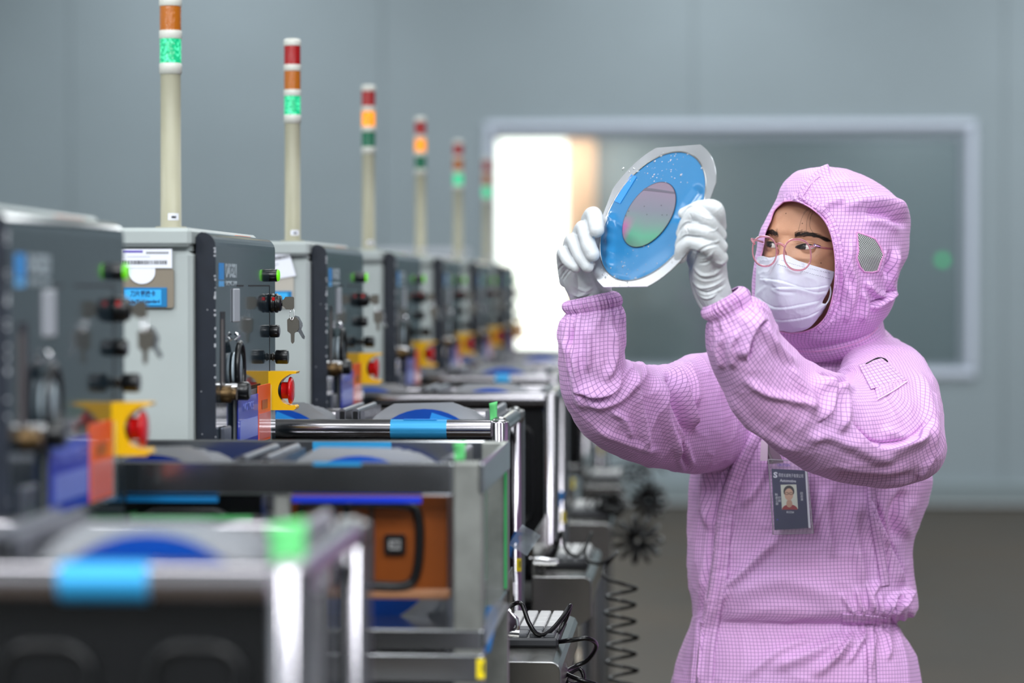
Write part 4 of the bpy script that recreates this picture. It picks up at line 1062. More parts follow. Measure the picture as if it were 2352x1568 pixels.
class Cloth:
    def __init__(s, lf):
        s.lf = lf; s.V = lf['V'].copy(); s.N = lf['N']; s.D = np.zeros(s.V.shape[:2])
        s.px, s.py = proj(s.V)
        view = s.V-CAMP; view /= np.linalg.norm(view, axis=-1, keepdims=True)
        s.front = np.clip(-(s.N*view).sum(-1)*4+.4, 0, 1)
    def fold(s, poly, w, amp, kind='ridge', fade=.25, w2=None):
        """a fold of the cloth running along the line; w in px, amp in mm"""
        poly = [tuple(q[:2]) for q in spline([(a, b, 0) for a, b in poly], 5)] if len(poly) > 2 else poly
        d, side, par = seg_dist(s.px, s.py, poly)
        ends = np.clip(np.minimum(par, 1-par)/fade, 0, 1) if fade else 1.0
        ends = ends*ends*(3-2*ends)
        if kind == 'ridge': f = np.exp(-(d/w)**2)
        elif kind == 'groove': f = -np.exp(-(d/w)**2)+.45*np.exp(-((d-2.0*w)/(w*1.1))**2)
        elif kind == 'over':     # right side of the direction lies over the left one
            sd = d*side; f = np.where(sd > 0, np.exp(-(sd/(w*2.2))**2), -0.55*np.exp(-(sd/(w*.45))**2)); f = f*(1/(1+np.exp(-sd/ (w*.16)))) - .5*np.exp(-((sd+w*.25)/(w*.4))**2)
        s.D += s.front*ends*f*amp*.001*FS
        return s
    def folds(s, lst):
        for q in lst: s.fold(*q)
        return s
    def noise(s, amp, scale, seed, stretch=(1, 1), ridged=True, rot=0.0, mask=None):
        uv = s.lf['uv']; a_, b_ = uv[..., 0], uv[..., 1]
        c, n = math.cos(rot), math.sin(rot); x = (a_*c-b_*n)*stretch[0]; y = (a_*n+b_*c)*stretch[1]
        wx = vnoise(np.stack([x*scale*.5, y*scale*.5, x*0+seed*.37], -1), seed+5)*.6
        q = np.stack([x*scale+wx, y*scale+wx, x*0+seed*1.7], -1); v = vnoise(q, seed)
        if ridged: v = (1-np.abs(v)*2.0); v = np.where(v > 0, v**1.6, v*.35)
        v = v if mask is None else v*mask
        s.D += v*amp*.001
        return s
    def done(s, name, mats, parent, keep=None, taper=None, uvoff=(0, 0), thick=0.0, snap=None, soft=1):
        D = smooth_grid(s.D, soft, False); V = s.V+s.N*D[..., None]; s.V2 = V; nv, nu = s.lf['nv'], s.lf['nu']
        return grid_obj(name, V, s.lf['uv']+np.array(uvoff), mats, parent, keep, thick, snap)
def grid_obj(name, V, uv, mats, parent, keep=None, thick=0.0, snap=None):
    nv, nu1 = V.shape[:2]
    ii, jj = np.meshgrid(np.arange(nv-1), np.arange(nu1-1), indexing='ij')
    if keep is not None: k_ = keep[ii, jj]; ii, jj = ii[k_], jj[k_]
    ii, jj = ii.ravel(), jj.ravel()
    F = np.stack([ii*nu1+jj, ii*nu1+jj+1, (ii+1)*nu1+jj+1, (ii+1)*nu1+jj], -1)
    Vf = V.reshape(-1, 3).copy(); U = uv.reshape(-1, 2)
    if snap is not None:
        e = {}
        cnt = np.zeros(len(Vf), int); np.add.at(cnt, F.ravel(), 1)
        bd = np.where((cnt > 0) & (cnt < 4))[0]
        px, py = proj(Vf[bd]); d, sd, par = seg_dist(px, py, snap)
        near = d < 6; bd = bd[near]; px, py = px[near], py[near]
        poly = [np.array(q, float) for q in snap]
        for n_, vi in enumerate(bd):
            best = None
            for i in range(len(poly)-1):
                a, b = poly[i], poly[i+1]; dd = b-a; t = min(1, max(0, ((px[n_]-a[0])*dd[0]+(py[n_]-a[1])*dd[1])/(dd@dd)))
                q = a+dd*t; h = math.hypot(px[n_]-q[0], py[n_]-q[1])
                if best is None or h < best[0]: best = (h, q)
            Vf[vi] = P(best[1][0], best[1][1], Vf[vi][1])
    used = np.unique(F.ravel()); remap = -np.ones(len(Vf), int); remap[used] = np.arange(len(used))
    F = remap[F]; Vf = Vf[used]; U = U[used]
    me = bpy.data.meshes.new(name)
    me.vertices.add(len(Vf)); me.vertices.foreach_set('co', Vf.ravel())
    me.loops.add(F.size); me.loops.foreach_set('vertex_index', F.ravel().astype(np.int32))
    me.polygons.add(len(F)); me.polygons.foreach_set('loop_start', (np.arange(len(F))*4).astype(np.int32))
    me.polygons.foreach_set('loop_total', np.full(len(F), 4, np.int32)); me.polygons.foreach_set('use_smooth', np.ones(len(F), bool))
    me.update(calc_edges=True); me.validate()
    ul = me.uv_layers.new(name='UVMap'); ul.data.foreach_set('uv', U[F.ravel()].ravel())
    for m_ in (mats if isinstance(mats, (list, tuple)) else [mats]): me.materials.append(m_)
    o = bpy.data.objects.new(name, me); COL.objects.link(o)
    if parent: o.parent = parent
    if thick: sm = o.modifiers.new('thick', 'SOLIDIFY'); sm.thickness = thick; sm.offset = 0
    return o
def cloth_mat(name, rgb, line, grid=.0058, lw=.0008, rot=0.0):
    m = bpy.data.materials.new(name); m.use_nodes = True
    nt = m.node_tree; N = nt.nodes; L = nt.links; b = N['Principled BSDF']
    b.inputs['Roughness'].default_value = .62; b.inputs['Sheen Weight'].default_value = .25; b.inputs['Sheen Roughness'].default_value = .4
    b.inputs['Sheen Tint'].default_value = srgb(250, 225, 250); b.inputs['Specular IOR Level'].default_value = .35
    uvn = N.new('ShaderNodeUVMap'); uvn.uv_map = 'UVMap'
    mp = N.new('ShaderNodeMapping'); mp.inputs['Scale'].default_value = (1/grid, 1/grid, 1); mp.inputs['Rotation'].default_value = (0, 0, rot)
    L.new(uvn.outputs[0], mp.inputs[0]); sp = N.new('ShaderNodeSeparateXYZ'); L.new(mp.outputs[0], sp.inputs[0])
    outs = []
    for i in range(2):
        fr_ = N.new('ShaderNodeMath'); fr_.operation = 'FRACT'; L.new(sp.outputs[i], fr_.inputs[0])
        su = N.new('ShaderNodeMath'); su.operation = 'SUBTRACT'; L.new(fr_.outputs[0], su.inputs[0]); su.inputs[1].default_value = .5
        ab_ = N.new('ShaderNodeMath'); ab_.operation = 'ABSOLUTE'; L.new(su.outputs[0], ab_.inputs[0])
        mr = N.new('ShaderNodeMapRange'); mr.inputs[1].default_value = .5-lw/grid*.75; mr.inputs[2].default_value = .5-lw/grid*.35; L.new(ab_.outputs[0], mr.inputs[0])
        outs.append(mr)
    mxx = N.new('ShaderNodeMath'); mxx.operation = 'MAXIMUM'; L.new(outs[0].outputs[0], mxx.inputs[0]); L.new(outs[1].outputs[0], mxx.inputs[1])
    sc_ = N.new('ShaderNodeMath'); sc_.operation = 'MULTIPLY'; L.new(mxx.outputs[0], sc_.inputs[0]); sc_.inputs[1].default_value = .72
    # faint cloudy fade of the dye
    tc = N.new('ShaderNodeTexCoord'); nz = N.new('ShaderNodeTexNoise'); nz.inputs['Scale'].default_value = 9; L.new(tc.outputs['Object'], nz.inputs[0])
    m1_ = N.new('ShaderNodeMix'); m1_.data_type = 'RGBA'; m1_.inputs[6].default_value = srgb(*rgb); m1_.inputs[7].default_value = srgb(rgb[0]-6, rgb[1]+6, rgb[2]+8)
    L.new(nz.outputs[0], m1_.inputs[0])
    m2_ = N.new('ShaderNodeMix'); m2_.data_type = 'RGBA'; L.new(sc_.outputs[0], m2_.inputs[0]); L.new(m1_.outputs[2], m2_.inputs[6]); m2_.inputs[7].default_value = srgb(*line)
    L.new(m2_.outputs[2], b.inputs['Base Color'])
    n2 = N.new('ShaderNodeTexNoise'); n2.inputs['Scale'].default_value = 90; n2.inputs['Detail'].default_value = 3; L.new(tc.outputs['Object'], n2.inputs[0])
    bp = N.new('ShaderNodeBump'); bp.inputs['Strength'].default_value = .35; bp.inputs['Distance'].default_value = .0015
    L.new(n2.outputs[0], bp.inputs['Height']); L.new(bp.outputs[0], b.inputs['Normal'])
    MATS[name] = m
    return m
PINK = (233, 178, 228); LINE = (132, 90, 150)
M_cloth = cloth_mat('pink_grid_fabric', PINK, LINE)
M_hem = mat('pink_binding', (226, 160, 212), .6)
M_stitch = mat('pale_stitching', (240, 200, 232), .7)

person = empty('person', (0.5, 4.35, 0))
tag(person, 'person in a pink gridded cleanroom coverall, mask and glasses holding up a wafer frame', 'person')
def PL(o):     # parts are modelled in world coordinates; hang them under the person's root
    o.parent = person; o.matrix_parent_inverse = Matrix.Translation(-Vector(person.location)); return o
def PC(o, par): o.parent = par; return o
# ---- coverall body
T = [ (1806, 742, 2012, 742, 4.37, .075), (1775, 768, 2040, 770, 4.37, .088), (1690, 796, 2075, 800, 4.38, .095), (1622, 818, 2105, 836, 4.385, .105), (1603, 870, 2125, 880, 4.39, .125),
      (1597, 960, 2128, 960, 4.395, .135), (1592, 1060, 2130, 1060, 4.40, .14), (1586, 1120, 2140, 1110, 4.40, .14), (1584, 1180, 2122, 1175, 4.40, .14),
      (1583, 1250, 2097, 1245, 4.40, .14), (1584, 1320, 2096, 1310, 4.40, .14), (1590, 1362, 2104, 1366, 4.40, .142), (1594, 1392, 2106, 1398, 4.40, .140), (1593, 1408, 2085, 1414, 4.40, .130), (1590, 1420, 2056, 1424, 4.40, .118),
      (1586, 1438, 2058, 1440, 4.40, .118), (1579, 1460, 2074, 1462, 4.40, .124), (1566, 1500, 2096, 1500, 4.40, .135), (1553, 1540, 2109, 1545, 4.40, .14), (1543, 1580, 2112, 1590, 4.40, .142), (1545, 1680, 2105, 1680, 4.40, .14), (1560, 1760, 2085, 1760, 4.40, .13), (1600, 1820, 2050, 1820, 4.40, .10)]
t = Cloth(loft(T, 620, 520, 2.35))
bl = np.exp(-((t.py-1427)/11)**2)*np.clip((t.px-1930)/60, 0, 1)
t.D += .0016*bl*np.sin(t.px*.9+2*np.sin(t.px*.13))
bl2 = np.exp(-((t.py-1427)/34)**2)*np.clip((t.px-1900)/80, 0, 1)
t.D += .0022*bl2*np.sin(t.px*.33+1.5*np.sin(t.py*.05))
t.noise(3.4, 9, 3, (1.6, .8)); t.noise(1.5, 22, 11, (1.2, 1)); t.noise(.5, 60, 12)
# gathers running up and down from the elastic waist
for x0, x1, l in ((1990, 1965, 70), (2010, 1990, 85), (2030, 2022, 60), (1970, 1930, 60), (2045, 2050, 50)):
    t.fold([(x0, 1415), ((x0+x1)/2-6, 1415-l*.5), (x1, 1415-l)], 5, 3.5, 'ridge', .3)
for x0, x1, l in ((1990, 1940, 90), (2010, 1985, 110), (2030, 2040, 80), (1965, 1900, 90)):
    t.fold([(x0, 1442), ((x0+x1)/2+4, 1442+l*.5), (x1, 1442+l)], 6, 3.5, 'ridge', .3)
t.folds([
    # zip placket: two stitched ridges running down the front
    ([(1752, 985), (1700, 1080), (1672, 1180), (1658, 1300), (1640, 1400), (1622, 1480), (1612, 1580)], 7, 3.2, 'over', .05),
    ([(1712, 1000), (1665, 1100), (1640, 1200), (1628, 1300), (1615, 1400), (1608, 1500), (1600, 1600)], 5, 2.0, 'groove', .05),
    ([(1650, 1015), (1625, 1100), (1628, 1180), (1640, 1230)], 10, 5, 'ridge'),
    ([(1690, 985), (1648, 1060), (1630, 1130)], 8, 3.5, 'ridge'),
    # back seam
    ([(2000, 1105), (2008, 1180), (2022, 1260), (2036, 1345)], 5, 2.6, 'over', .1),
    ([(1990, 1120), (2020, 1200), (2050, 1280), (2085, 1350)], 14, 6, 'over', .2),
    # drag lines from the waist to the chest
    ([(1640, 1370), (1700, 1320), (1760, 1260), (1800, 1225)], 12, 4.5, 'ridge'),
    ([(1650, 1385), (1720, 1350), (1800, 1335), (1880, 1355), (1950, 1390)], 24, 3.0, 'ridge'),
    ([(1620, 1450), (1660, 1380), (1690, 1345)], 8, 3.5, 'ridge'),
    ([(1700, 1170), (1745, 1110), (1770, 1040)], 9, 3, 'ridge'),
    ([(1905, 1112), (1900, 1200), (1915, 1290)], 10, 3, 'ridge'),
    ([(1850, 1240), (1880, 1180), (1900, 1110)], 9, 3, 'ridge'),
    ([(1980, 1110), (1960, 1200), (1975, 1300), (1990, 1370)], 13, 4, 'ridge'),
    ([(2080, 1120), (2050, 1180), (2060, 1250)], 12, 5, 'groove'),
    ([(1860, 1560), (1930, 1500), (1990, 1455)], 12, 4, 'ridge'),
    ([(1760, 1540), (1860, 1500), (1960, 1455)], 14, 3.5, 'ridge'),
    ([(1700, 1568), (1780, 1500), (1880, 1460)], 12, 2.5, 'ridge'),
    ([(1600, 830), (1612, 900), (1602, 1000)], 10, 5, 'ridge'),
    ([(1640, 860), (1650, 960), (1630, 1060)], 12, 5, 'ridge'),
    ([(2095, 1350), (2072, 1375), (2055, 1400)], 9, 6, 'ridge'),
    ([(2075, 1365), (2058, 1385), (2046, 1408)], 6, 6, 'groove'),
    ([(2020, 1330), (2000, 1370), (2003, 1405)], 7, 4, 'ridge'),
])
t.fold([(1995, 1470), (2000, 1520), (2002, 1568), (2002, 1640)], 5, 2.4, 'over', .1)
cover = PL(t.done('coverall', M_cloth, None))
torso = t
# trousers and boots carry the figure down to the floor
fz = lambda z: 656+(1.45-z)*F_PX/4.40
for sg in (-1, 1):
    cx = 1826+sg*118
    st_ = [(cx-135, 1640, cx+135, 1640, 4.40+.03*sg, .12), (cx-130, 1780, cx+130, 1780, 4.40+.03*sg, .12), (cx-105, 2050, cx+105, 2050, 4.40+.03*sg, .10), (cx-92, 2320, cx+92, 2320, 4.41+.03*sg, .09), (cx-88, fz(.14), cx+88, fz(.14), 4.41+.03*sg, .085), (cx-70, fz(.10), cx+70, fz(.10), 4.41+.03*sg, .07)]
    c_ = Cloth(loft(st_, 160, 90, 2.2)); c_.noise(5, 7, 20+sg, (1, .8)).noise(2, 18, 24)
    PL(c_.done('trouser_leg', M_cloth, None))
    x_ = P(cx, 1500, 4.41+.03*sg)[0]
    bt = MB(); rows = []
    prof = [(.0, .050, .040), (.012, .054, .125), (.035, .052, .125), (.06, .046, .10), (.09, .043, .06), (.14, .045, .05), (.2, .05, .052)]
    n_ = 24; v = []
    for (z_, rx, ry) in prof:
        off = -(ry-.05)*.62
        for j in range(n_):
            a_ = 2*math.pi*j/n_; lx_, ly_ = rx*math.cos(a_), off+ry*math.sin(a_); an = rad(-40)
            v.append((x_+lx_*math.cos(an)-ly_*math.sin(an), 4.41+.03*sg+lx_*math.sin(an)+ly_*math.cos(an), z_))
    bt.add(v, [(i*n_+j, i*n_+(j+1) % n_, (i+1)*n_+(j+1) % n_, (i+1)*n_+j) for i in range(len(prof)-1) for j in range(n_)]+[tuple(range(n_))[::-1]], True)
    PL(bt.build('boot', mat('white_boot', (225, 225, 222), .45)))
# ---- far sleeve (the person's right arm, farther from the camera)
S1 = [(1409, 667, 1299, 690, 3.945, .034), (1419, 684, 1297, 704, 3.945, .037), (1424, 704, 1302, 722, 3.947, .037), (1432, 735, 1289, 745, 3.95, .045), (1434, 775, 1284, 790, 3.955, .050), (1431, 812, 1285, 850, 3.965, .054),
      (1438, 830, 1297, 915, 3.985, .060), (1462, 835, 1345, 1000, 4.02, .066), (1500, 841, 1425, 1048, 4.08, .072), (1545, 838, 1505, 1072, 4.15, .076), (1578, 820, 1575, 1084, 4.22, .082), (1620, 812, 1640, 1080, 4.30, .088), (1680, 806, 1720, 1050, 4.37, .085)]
a = Cloth(loft(S1, 430, 330, 2.15))
st = a.lf['st'][:, None]; thg = np.arange(a.lf['nu']+1)[None, :]/a.lf['nu']*2*np.pi
cuffw = np.exp(-((st-1.2)/.9)**2)
a.D += .0022*np.sin(thg*44+1.6*np.sin(thg*5))*cuffw
a.D += .0022*np.sin(thg*15+np.sin(thg*3)*2)*np.exp(-((st-2.6)/.9)**2)
a.D += .004*np.exp(-((st-.0)/.25)**2)*-1
a.D += -.0020*np.exp(-((st-1.95)/.16)**2)+.0016*np.exp(-((st-1.1)/.6)**2)
a.noise(2.4, 13, 31, (.8, 1.5)).noise(1.2, 32, 35).noise(.4, 80, 36)
a.folds([
    ([(1300, 770), (1320, 830), (1330, 900), (1350, 950)], 9, 4, 'ridge'), ([(1318, 738), (1312, 800), (1322, 870)], 5, 3, 'groove'),
    ([(1345, 740), (1352, 800), (1348, 860)], 7, 2.6, 'ridge'), ([(1400, 740), (1408, 790), (1400, 840), (1380, 880)], 8, 3.6, 'ridge'),
    ([(1430, 850), (1400, 895), (1355, 903), (1320, 890)], 9, 6.5, 'over', .3), ([(1470, 845), (1430, 905), (1380, 925), (1330, 915)], 10, 4, 'ridge'),
    ([(1355, 975), (1400, 995), (1460, 1020), (1530, 1040)], 9, 2.2, 'ridge'), ([(1450, 860), (1470, 950), (1490, 1050)], 8, 3.5, 'ridge'),
    ([(1500, 850), (1515, 930), (1545, 1010), (1580, 1060)], 10, 4.5, 'ridge'), ([(1553, 832), (1550, 870), (1570, 930), (1590, 985)], 8, 7, 'over', .2),
    ([(1530, 850), (1535, 900), (1560, 960), (1585, 1010)], 8, 5, 'groove'), ([(1575, 822), (1590, 880), (1598, 940)], 7, 4, 'ridge'),
    ([(1395, 940), (1430, 960), (1450, 1010)], 8, 3, 'ridge'), ([(1560, 1010), (1570, 1050), (1585, 1078)], 6, 3.5, 'groove')])
PL(a.done('sleeve', M_cloth, None, thick=.0008, uvoff=(.002, .001)))
# ---- near sleeve (left arm, reaching towards the camera)
S2 = [(1700, 657, 1612, 706, 3.785, .036), (1712, 672, 1619, 722, 3.788, .039), (1724, 690, 1630, 738, 3.79, .039), (1745, 694, 1628, 765, 3.80, .050), (1764, 706, 1630, 810, 3.815, .058), (1776, 740, 1652, 868, 3.835, .066), (1792, 768, 1690, 934, 3.86, .074), (1832, 810, 1748, 1000, 3.89, .083),
      (1868, 838, 1822, 1058, 3.925, .09), (1900, 856, 1900, 1096, 3.965, .096), (1925, 862, 1985, 1113, 4.00, .10), (1938, 866, 2070, 1113, 4.035, .105), (1942, 862, 2148, 1082, 4.07, .105), (1938, 852, 2156, 1010, 4.11, .105), (1934, 850, 2150, 920, 4.18, .098), (1932, 842, 2120, 846, 4.27, .078), (1935, 832, 2068, 797, 4.37, .055)]
b_ = Cloth(loft(S2, 560, 420, 2.1))
st = b_.lf['st'][:, None]; thg = np.arange(b_.lf['nu']+1)[None, :]/b_.lf['nu']*2*np.pi
b_.D += .0024*np.sin(thg*40+1.6*np.sin(thg*5))*np.exp(-((st-1.0)/.95)**2)
b_.D += .0026*np.sin(thg*13+np.sin(thg*3)*2)*np.exp(-((st-2.7)/.9)**2)
b_.D += -.004*np.exp(-((st-.0)/.25)**2)
b_.D += -.0022*np.exp(-((st-1.95)/.18)**2)+.0018*np.exp(-((st-1.1)/.6)**2)
b_.noise(2.4, 11, 41, (.8, 1.4)).noise(1.3, 30, 45).noise(.5, 75, 46)
b_.folds([
    ([(1762, 735), (1735, 745), (1722, 775), (1715, 830)], 11, 7, 'over', .25), ([(1700, 745), (1680, 790), (1690, 850)], 9, 3.5, 'ridge'),
    ([(1665, 760), (1655, 800), (1665, 850)], 7, 3, 'ridge'), ([(1760, 720), (1755, 760), (1780, 800), (1830, 850)], 10, 4, 'ridge'),
    ([(1700, 860), (1760, 900), (1830, 920), (1880, 940)], 9, 3, 'ridge'), ([(1660, 880), (1720, 960), (1790, 1010), (1860, 1040)], 10, 3, 'ridge'),
    ([(1870, 850), (1905, 900), (1900, 950), (1870, 975)], 10, 6, 'over', .3), ([(1905, 870), (1935, 930), (1925, 1000)], 12, 5.5, 'ridge'),
    ([(1880, 860), (1920, 880), (1960, 870)], 9, 5, 'groove'), ([(1930, 1000), (1990, 1040), (2060, 1050)], 14, 3, 'ridge'),
    ([(1950, 960), (1990, 1010), (2040, 1020), (2100, 1000), (2140, 960)], 11, 5, 'over'), ([(1900, 1080), (1960, 1095), (2050, 1098), (2110, 1080)], 9, 3, 'groove'),
    ([(2090, 840), (2120, 900), (2135, 980), (2135, 1050)], 10, 3.4, 'ridge'), ([(2020, 980), (2080, 1010), (2130, 990)], 12, 3, 'ridge'),
    ([(2145, 900), (2147, 980), (2143, 1050), (2110, 1100)], 4, 2.2, 'over', .05), ([(1800, 830), (1850, 900), (1870, 960)], 10, 2.8, 'ridge'),
    ([(1845, 1010), (1900, 1000), (1960, 1030)], 12, 2.6, 'ridge')])
near_sleeve = b_
nsl = PL(b_.done('sleeve', M_cloth, None, thick=.0008, uvoff=(.001, .003)))
# shoulder yoke folds sit on the coverall; pen pocket on the near sleeve
def surf_depth(cl, px, py, V=None):
    if not hasattr(cl, '_c'): V = cl.V2[::2, ::2]; x, y = proj(V); m_ = cl.front[::2, ::2] > .3; cl._c = (x[m_], y[m_], V[..., 1][m_])
    x, y, d_ = cl._c; return d_[np.argmin((x-px)**2+(y-py)**2)]
def patch_on(cl, name, quad, m_, off=.002, n=24, thick=.0012, bulge=.0, uvs=.0058, par=None):
    """a sewn piece following the cloth: quad = 4 px corners"""
    q = [np.array(p_, float) for p_ in quad]; V = np.zeros((n, n, 3)); uv = np.zeros((n, n, 2)); ctrl = {}
    cs = 6
    G = np.zeros((cs, cs))
    for i in range(cs):
        for j in range(cs):
            s_, r_ = i/(cs-1), j/(cs-1); p_ = (q[0]*(1-s_)+q[1]*s_)*(1-r_)+(q[3]*(1-s_)+q[2]*s_)*r_
            G[i, j] = surf_depth(cl, p_[0], p_[1])
    for i in range(n):
        for j in range(n):
            s_, r_ = i/(n-1), j/(n-1); p_ = (q[0]*(1-s_)+q[1]*s_)*(1-r_)+(q[3]*(1-s_)+q[2]*s_)*r_
            a_, c_ = s_*(cs-1), r_*(cs-1); i0, j0 = min(int(a_), cs-2), min(int(c_), cs-2); fa, fb = a_-i0, c_-j0
            yy = (G[i0, j0]*(1-fa)+G[i0+1, j0]*fa)*(1-fb)+(G[i0, j0+1]*(1-fa)+G[i0+1, j0+1]*fa)*fb
            yy -= off+bulge*math.sin(math.pi*s_)*math.sin(math.pi*r_)
            V[i, j] = P(p_[0], p_[1], yy); uv[i, j] = (s_*np.linalg.norm(q[1]-q[0])/1500, r_*np.linalg.norm(q[3]-q[0])/1500)
    o = grid_obj(name, V, uv, m_, None, thick=thick)
    PL(o)
    return o
pk = patch_on(b_, 'pen_pocket', [(2000, 856), (2082, 868), (2085, 874), (2016, 919)], M_cloth, .003, bulge=.002)
pk2 = patch_on(b_, 'pocket_flap', [(1972, 838), (2026, 822), (2082, 872), (2000, 893)], cloth_mat('pale_grid_fabric', (234, 182, 226), LINE, grid=.0048), .005, bulge=.003)
def tube_on(cl, name, pts, r_, m_, off=.002):
    q = spline([(a_, b__, 0) for a_, b__ in pts], 6); V = []
    ys = [surf_depth(cl, p_[0], p_[1]) for p_ in q]; ys = np.convolve(np.pad(ys, 2, 'edge'), np.ones(5)/5, 'valid')
    for p_, yy in zip(q, ys): V.append(P(p_[0], p_[1], yy-off))
    return PL(MB().tube(V, r_, 6).build(name, m_))
tube_on(b_, 'pocket_seam', [(2014, 918), (2050, 898), (2084, 875)], .0012, M_stitch, .004)
tube_on(b_, 'pen', [(1990, 836), (2015, 823), (2030, 824), (2038, 830)], .0016, M_blk, .006)
def strip_on(cl, name, pts, hw_px, m_, off=.0022, ruf=.0012, rufn=.55, par=None, thick=.0012):
    q = [p_[:2] for p_ in spline([(a_, c2, 0) for a_, c2 in pts], 14)]; q = np.array(q); n = len(q); tg = np.gradient(q, axis=0); tg /= np.linalg.norm(tg, axis=1, keepdims=True)
    L2 = np.concatenate([[0], np.cumsum(np.linalg.norm(np.diff(q, axis=0), axis=1))]); m2 = 7; V = np.zeros((n, m2, 3)); uv = np.zeros((n, m2, 2))
    for j in range(m2):
        s_ = (j-(m2-1)/2)/((m2-1)/2); qq = q+np.stack([-tg[:, 1], tg[:, 0]], 1)*s_*hw_px
        ys = np.array([surf_depth(cl, x, y) for x, y in qq]); ys = np.convolve(np.pad(ys, 3, 'edge'), np.ones(7)/7, 'valid')
        prof_ = off*(1-abs(s_)**4*.8)+(ruf*np.sin(L2*rufn+1.2*np.sin(L2*.09)+s_)*(abs(s_)**1.2+.25))
        for i in range(n): V[i, j] = P(qq[i][0], qq[i][1], ys[i]-prof_[i]-.0006); uv[i, j] = (s_*hw_px/1480, L2[i]/1480)
    o = grid_obj(name, V, uv, m_, None, thick=thick); return PL(o) if par is None else PC(o, par)
strip_on(torso, 'zip_placket', [(1742, 978), (1700, 1065), (1668, 1170), (1655, 1290), (1640, 1390), (1624, 1480), (1616, 1600)], 19, M_cloth, .0035, .0016)
strip_on(torso, 'back_seam', [(2000, 1108), (2006, 1180), (2020, 1260), (2034, 1345)], 10, M_cloth, .002, .001)
strip_on(torso, 'hip_seam', [(1997, 1440), (2001, 1500), (2003, 1568), (2003, 1640)], 10, M_cloth, .002, .0012)
strip_on(torso, 'waist_elastic', [(1935, 1420), (1965, 1421), (2000, 1424), (2030, 1428), (2048, 1432)], 11, M_cloth, .0015, .0016, .8)
strip_on(torso, 'yoke_seam', [(1597, 815), (1599, 870), (1596, 940), (1594, 1000)], 6, M_cloth, .004, .0008)
# ---- hood
HD = [(1876, 386, 1908, 386, 4.255, .018), (1845, 391, 1945, 392, 4.255, .055), (1818, 404, 1985, 406, 4.255, .083), (1797, 428, 2028, 430, 4.255, .103), (1785, 460, 2062, 462, 4.255, .115), (1762, 502, 2086, 500, 4.255, .121), (1744, 540, 2088, 540, 4.255, .123),
      (1738, 580, 2084, 580, 4.258, .122), (1731, 620, 2066, 622, 4.262, .119), (1730, 660, 2055, 660, 4.268, .114), (1728, 695, 2051, 695, 4.275, .108), (1734, 722, 2030, 722, 4.29, .10), (1750, 745, 2008, 742, 4.31, .092), (1775, 768, 2012, 762, 4.33, .088), (1790, 800, 2030, 790, 4.35, .088)]
h = Cloth(loft(HD, 460, 480, 2.05))
OPEN = [(1800, 463), (1822, 461), (1848, 469), (1872, 484), (1893, 505), (1906, 530), (1914, 560), (1919, 600), (1918, 645), (1912, 685), (1898, 725), (1872, 752), (1835, 764), (1795, 762), (1765, 748), (1746, 718), (1738, 690), (1740, 640), (1743, 605), (1748, 587), (1754, 560), (1757, 536), (1769, 508), (1779, 482), (1800, 463)]
OPEN = [tuple(q[:2]) for q in spline([(a_, c_, 0) for a_, c_ in OPEN], 5)]
def inside(px, py, poly):
    c = np.zeros(px.shape, bool)
    for i in range(len(poly)-1):
        x0, y0 = poly[i]; x1, y1 = poly[i+1]
        if y0 == y1: continue
        cond = ((y0 > py) != (y1 > py)) & (px < (x1-x0)*(py-y0)/(y1-y0)+x0); c ^= cond
    return c
h.noise(1.4, 11, 51, (1, 1.2)).noise(.7, 28, 52).noise(.3, 70, 53)
h.folds([
    ([(1838, 462), (1850, 430), (1880, 398), (1905, 388)], 5, 3.5, 'over', .05),
    ([(1822, 440), (1850, 470), (1890, 500), (1915, 540), (1925, 600), (1925, 680)], 6, 2.2, 'over', .1),
    ([(1925, 600), (1930, 640), (1925, 700), (1900, 748)], 6, 3, 'groove'), ([(1960, 540), (1952, 600), (1962, 650), (1950, 720)], 8, 3.5, 'ridge'),
    ([(2085, 500), (2040, 470), (1990, 462), (1930, 480)], 14, 5, 'ridge'), ([(2080, 525), (2040, 495), (1980, 485)], 9, 4, 'groove'),
    ([(2060, 560), (2050, 600), (2040, 640), (2050, 690)], 9, 4, 'ridge'), ([(2045, 570), (2035, 600), (2030, 640)], 5, 3, 'groove'),
    ([(1985, 640), (2010, 670), (2040, 680)], 8, 4, 'ridge'), ([(1990, 700), (2015, 690), (2045, 660)], 7, 5, 'over'), ([(1975, 740), (1985, 700), (1978, 660)], 7, 3.5, 'ridge'),
    ([(1940, 745), (1950, 690), (1945, 640)], 6, 3, 'ridge'), ([(1900, 430), (1960, 425), (2020, 450)], 12, 2.5, 'ridge'), ([(1880, 500), (1900, 470), (1950, 455)], 9, 2.5, 'ridge')])
h.V2 = h.V+h.N*smooth_grid(h.D, 1)[..., None]; cxh = (h.V2[:-1, :-1]+h.V2[1:, 1:]+h.V2[1:, :-1]+h.V2[:-1, 1:])/4; cpx, cpy = proj(cxh); fr_ = h.front[:-1, :-1] > .15
hole = inside(cpx, cpy, OPEN) & fr_
VENT = [(1968, 533), (1990, 540), (2010, 548), (2022, 566), (2030, 584), (2024, 600), (2017, 622), (2004, 625), (1985, 624), (1975, 612), (1968, 592), (1972, 575), (1970, 552), (1968, 533)]
ventm = inside(cpx, cpy, VENT) & fr_
hood = PL(h.done('hood', M_cloth, None, keep=~hole, thick=.001, snap=OPEN, uvoff=(.001, .002)))
strip_on(h, 'hood_seam', [(1836, 459), (1847, 438), (1864, 415), (1880, 402)], 5, M_cloth, .0012, .0006, .8, par=hood)
strip_on(h, 'hood_band', [(1799, 454), (1825, 450), (1853, 458), (1880, 474), (1903, 497), (1917, 527), (1925, 560), (1929, 600), (1928, 648), (1921, 690), (1906, 733), (1880, 760)], 9, M_cloth, .0004, .0007, .45, par=hood, thick=.0005)
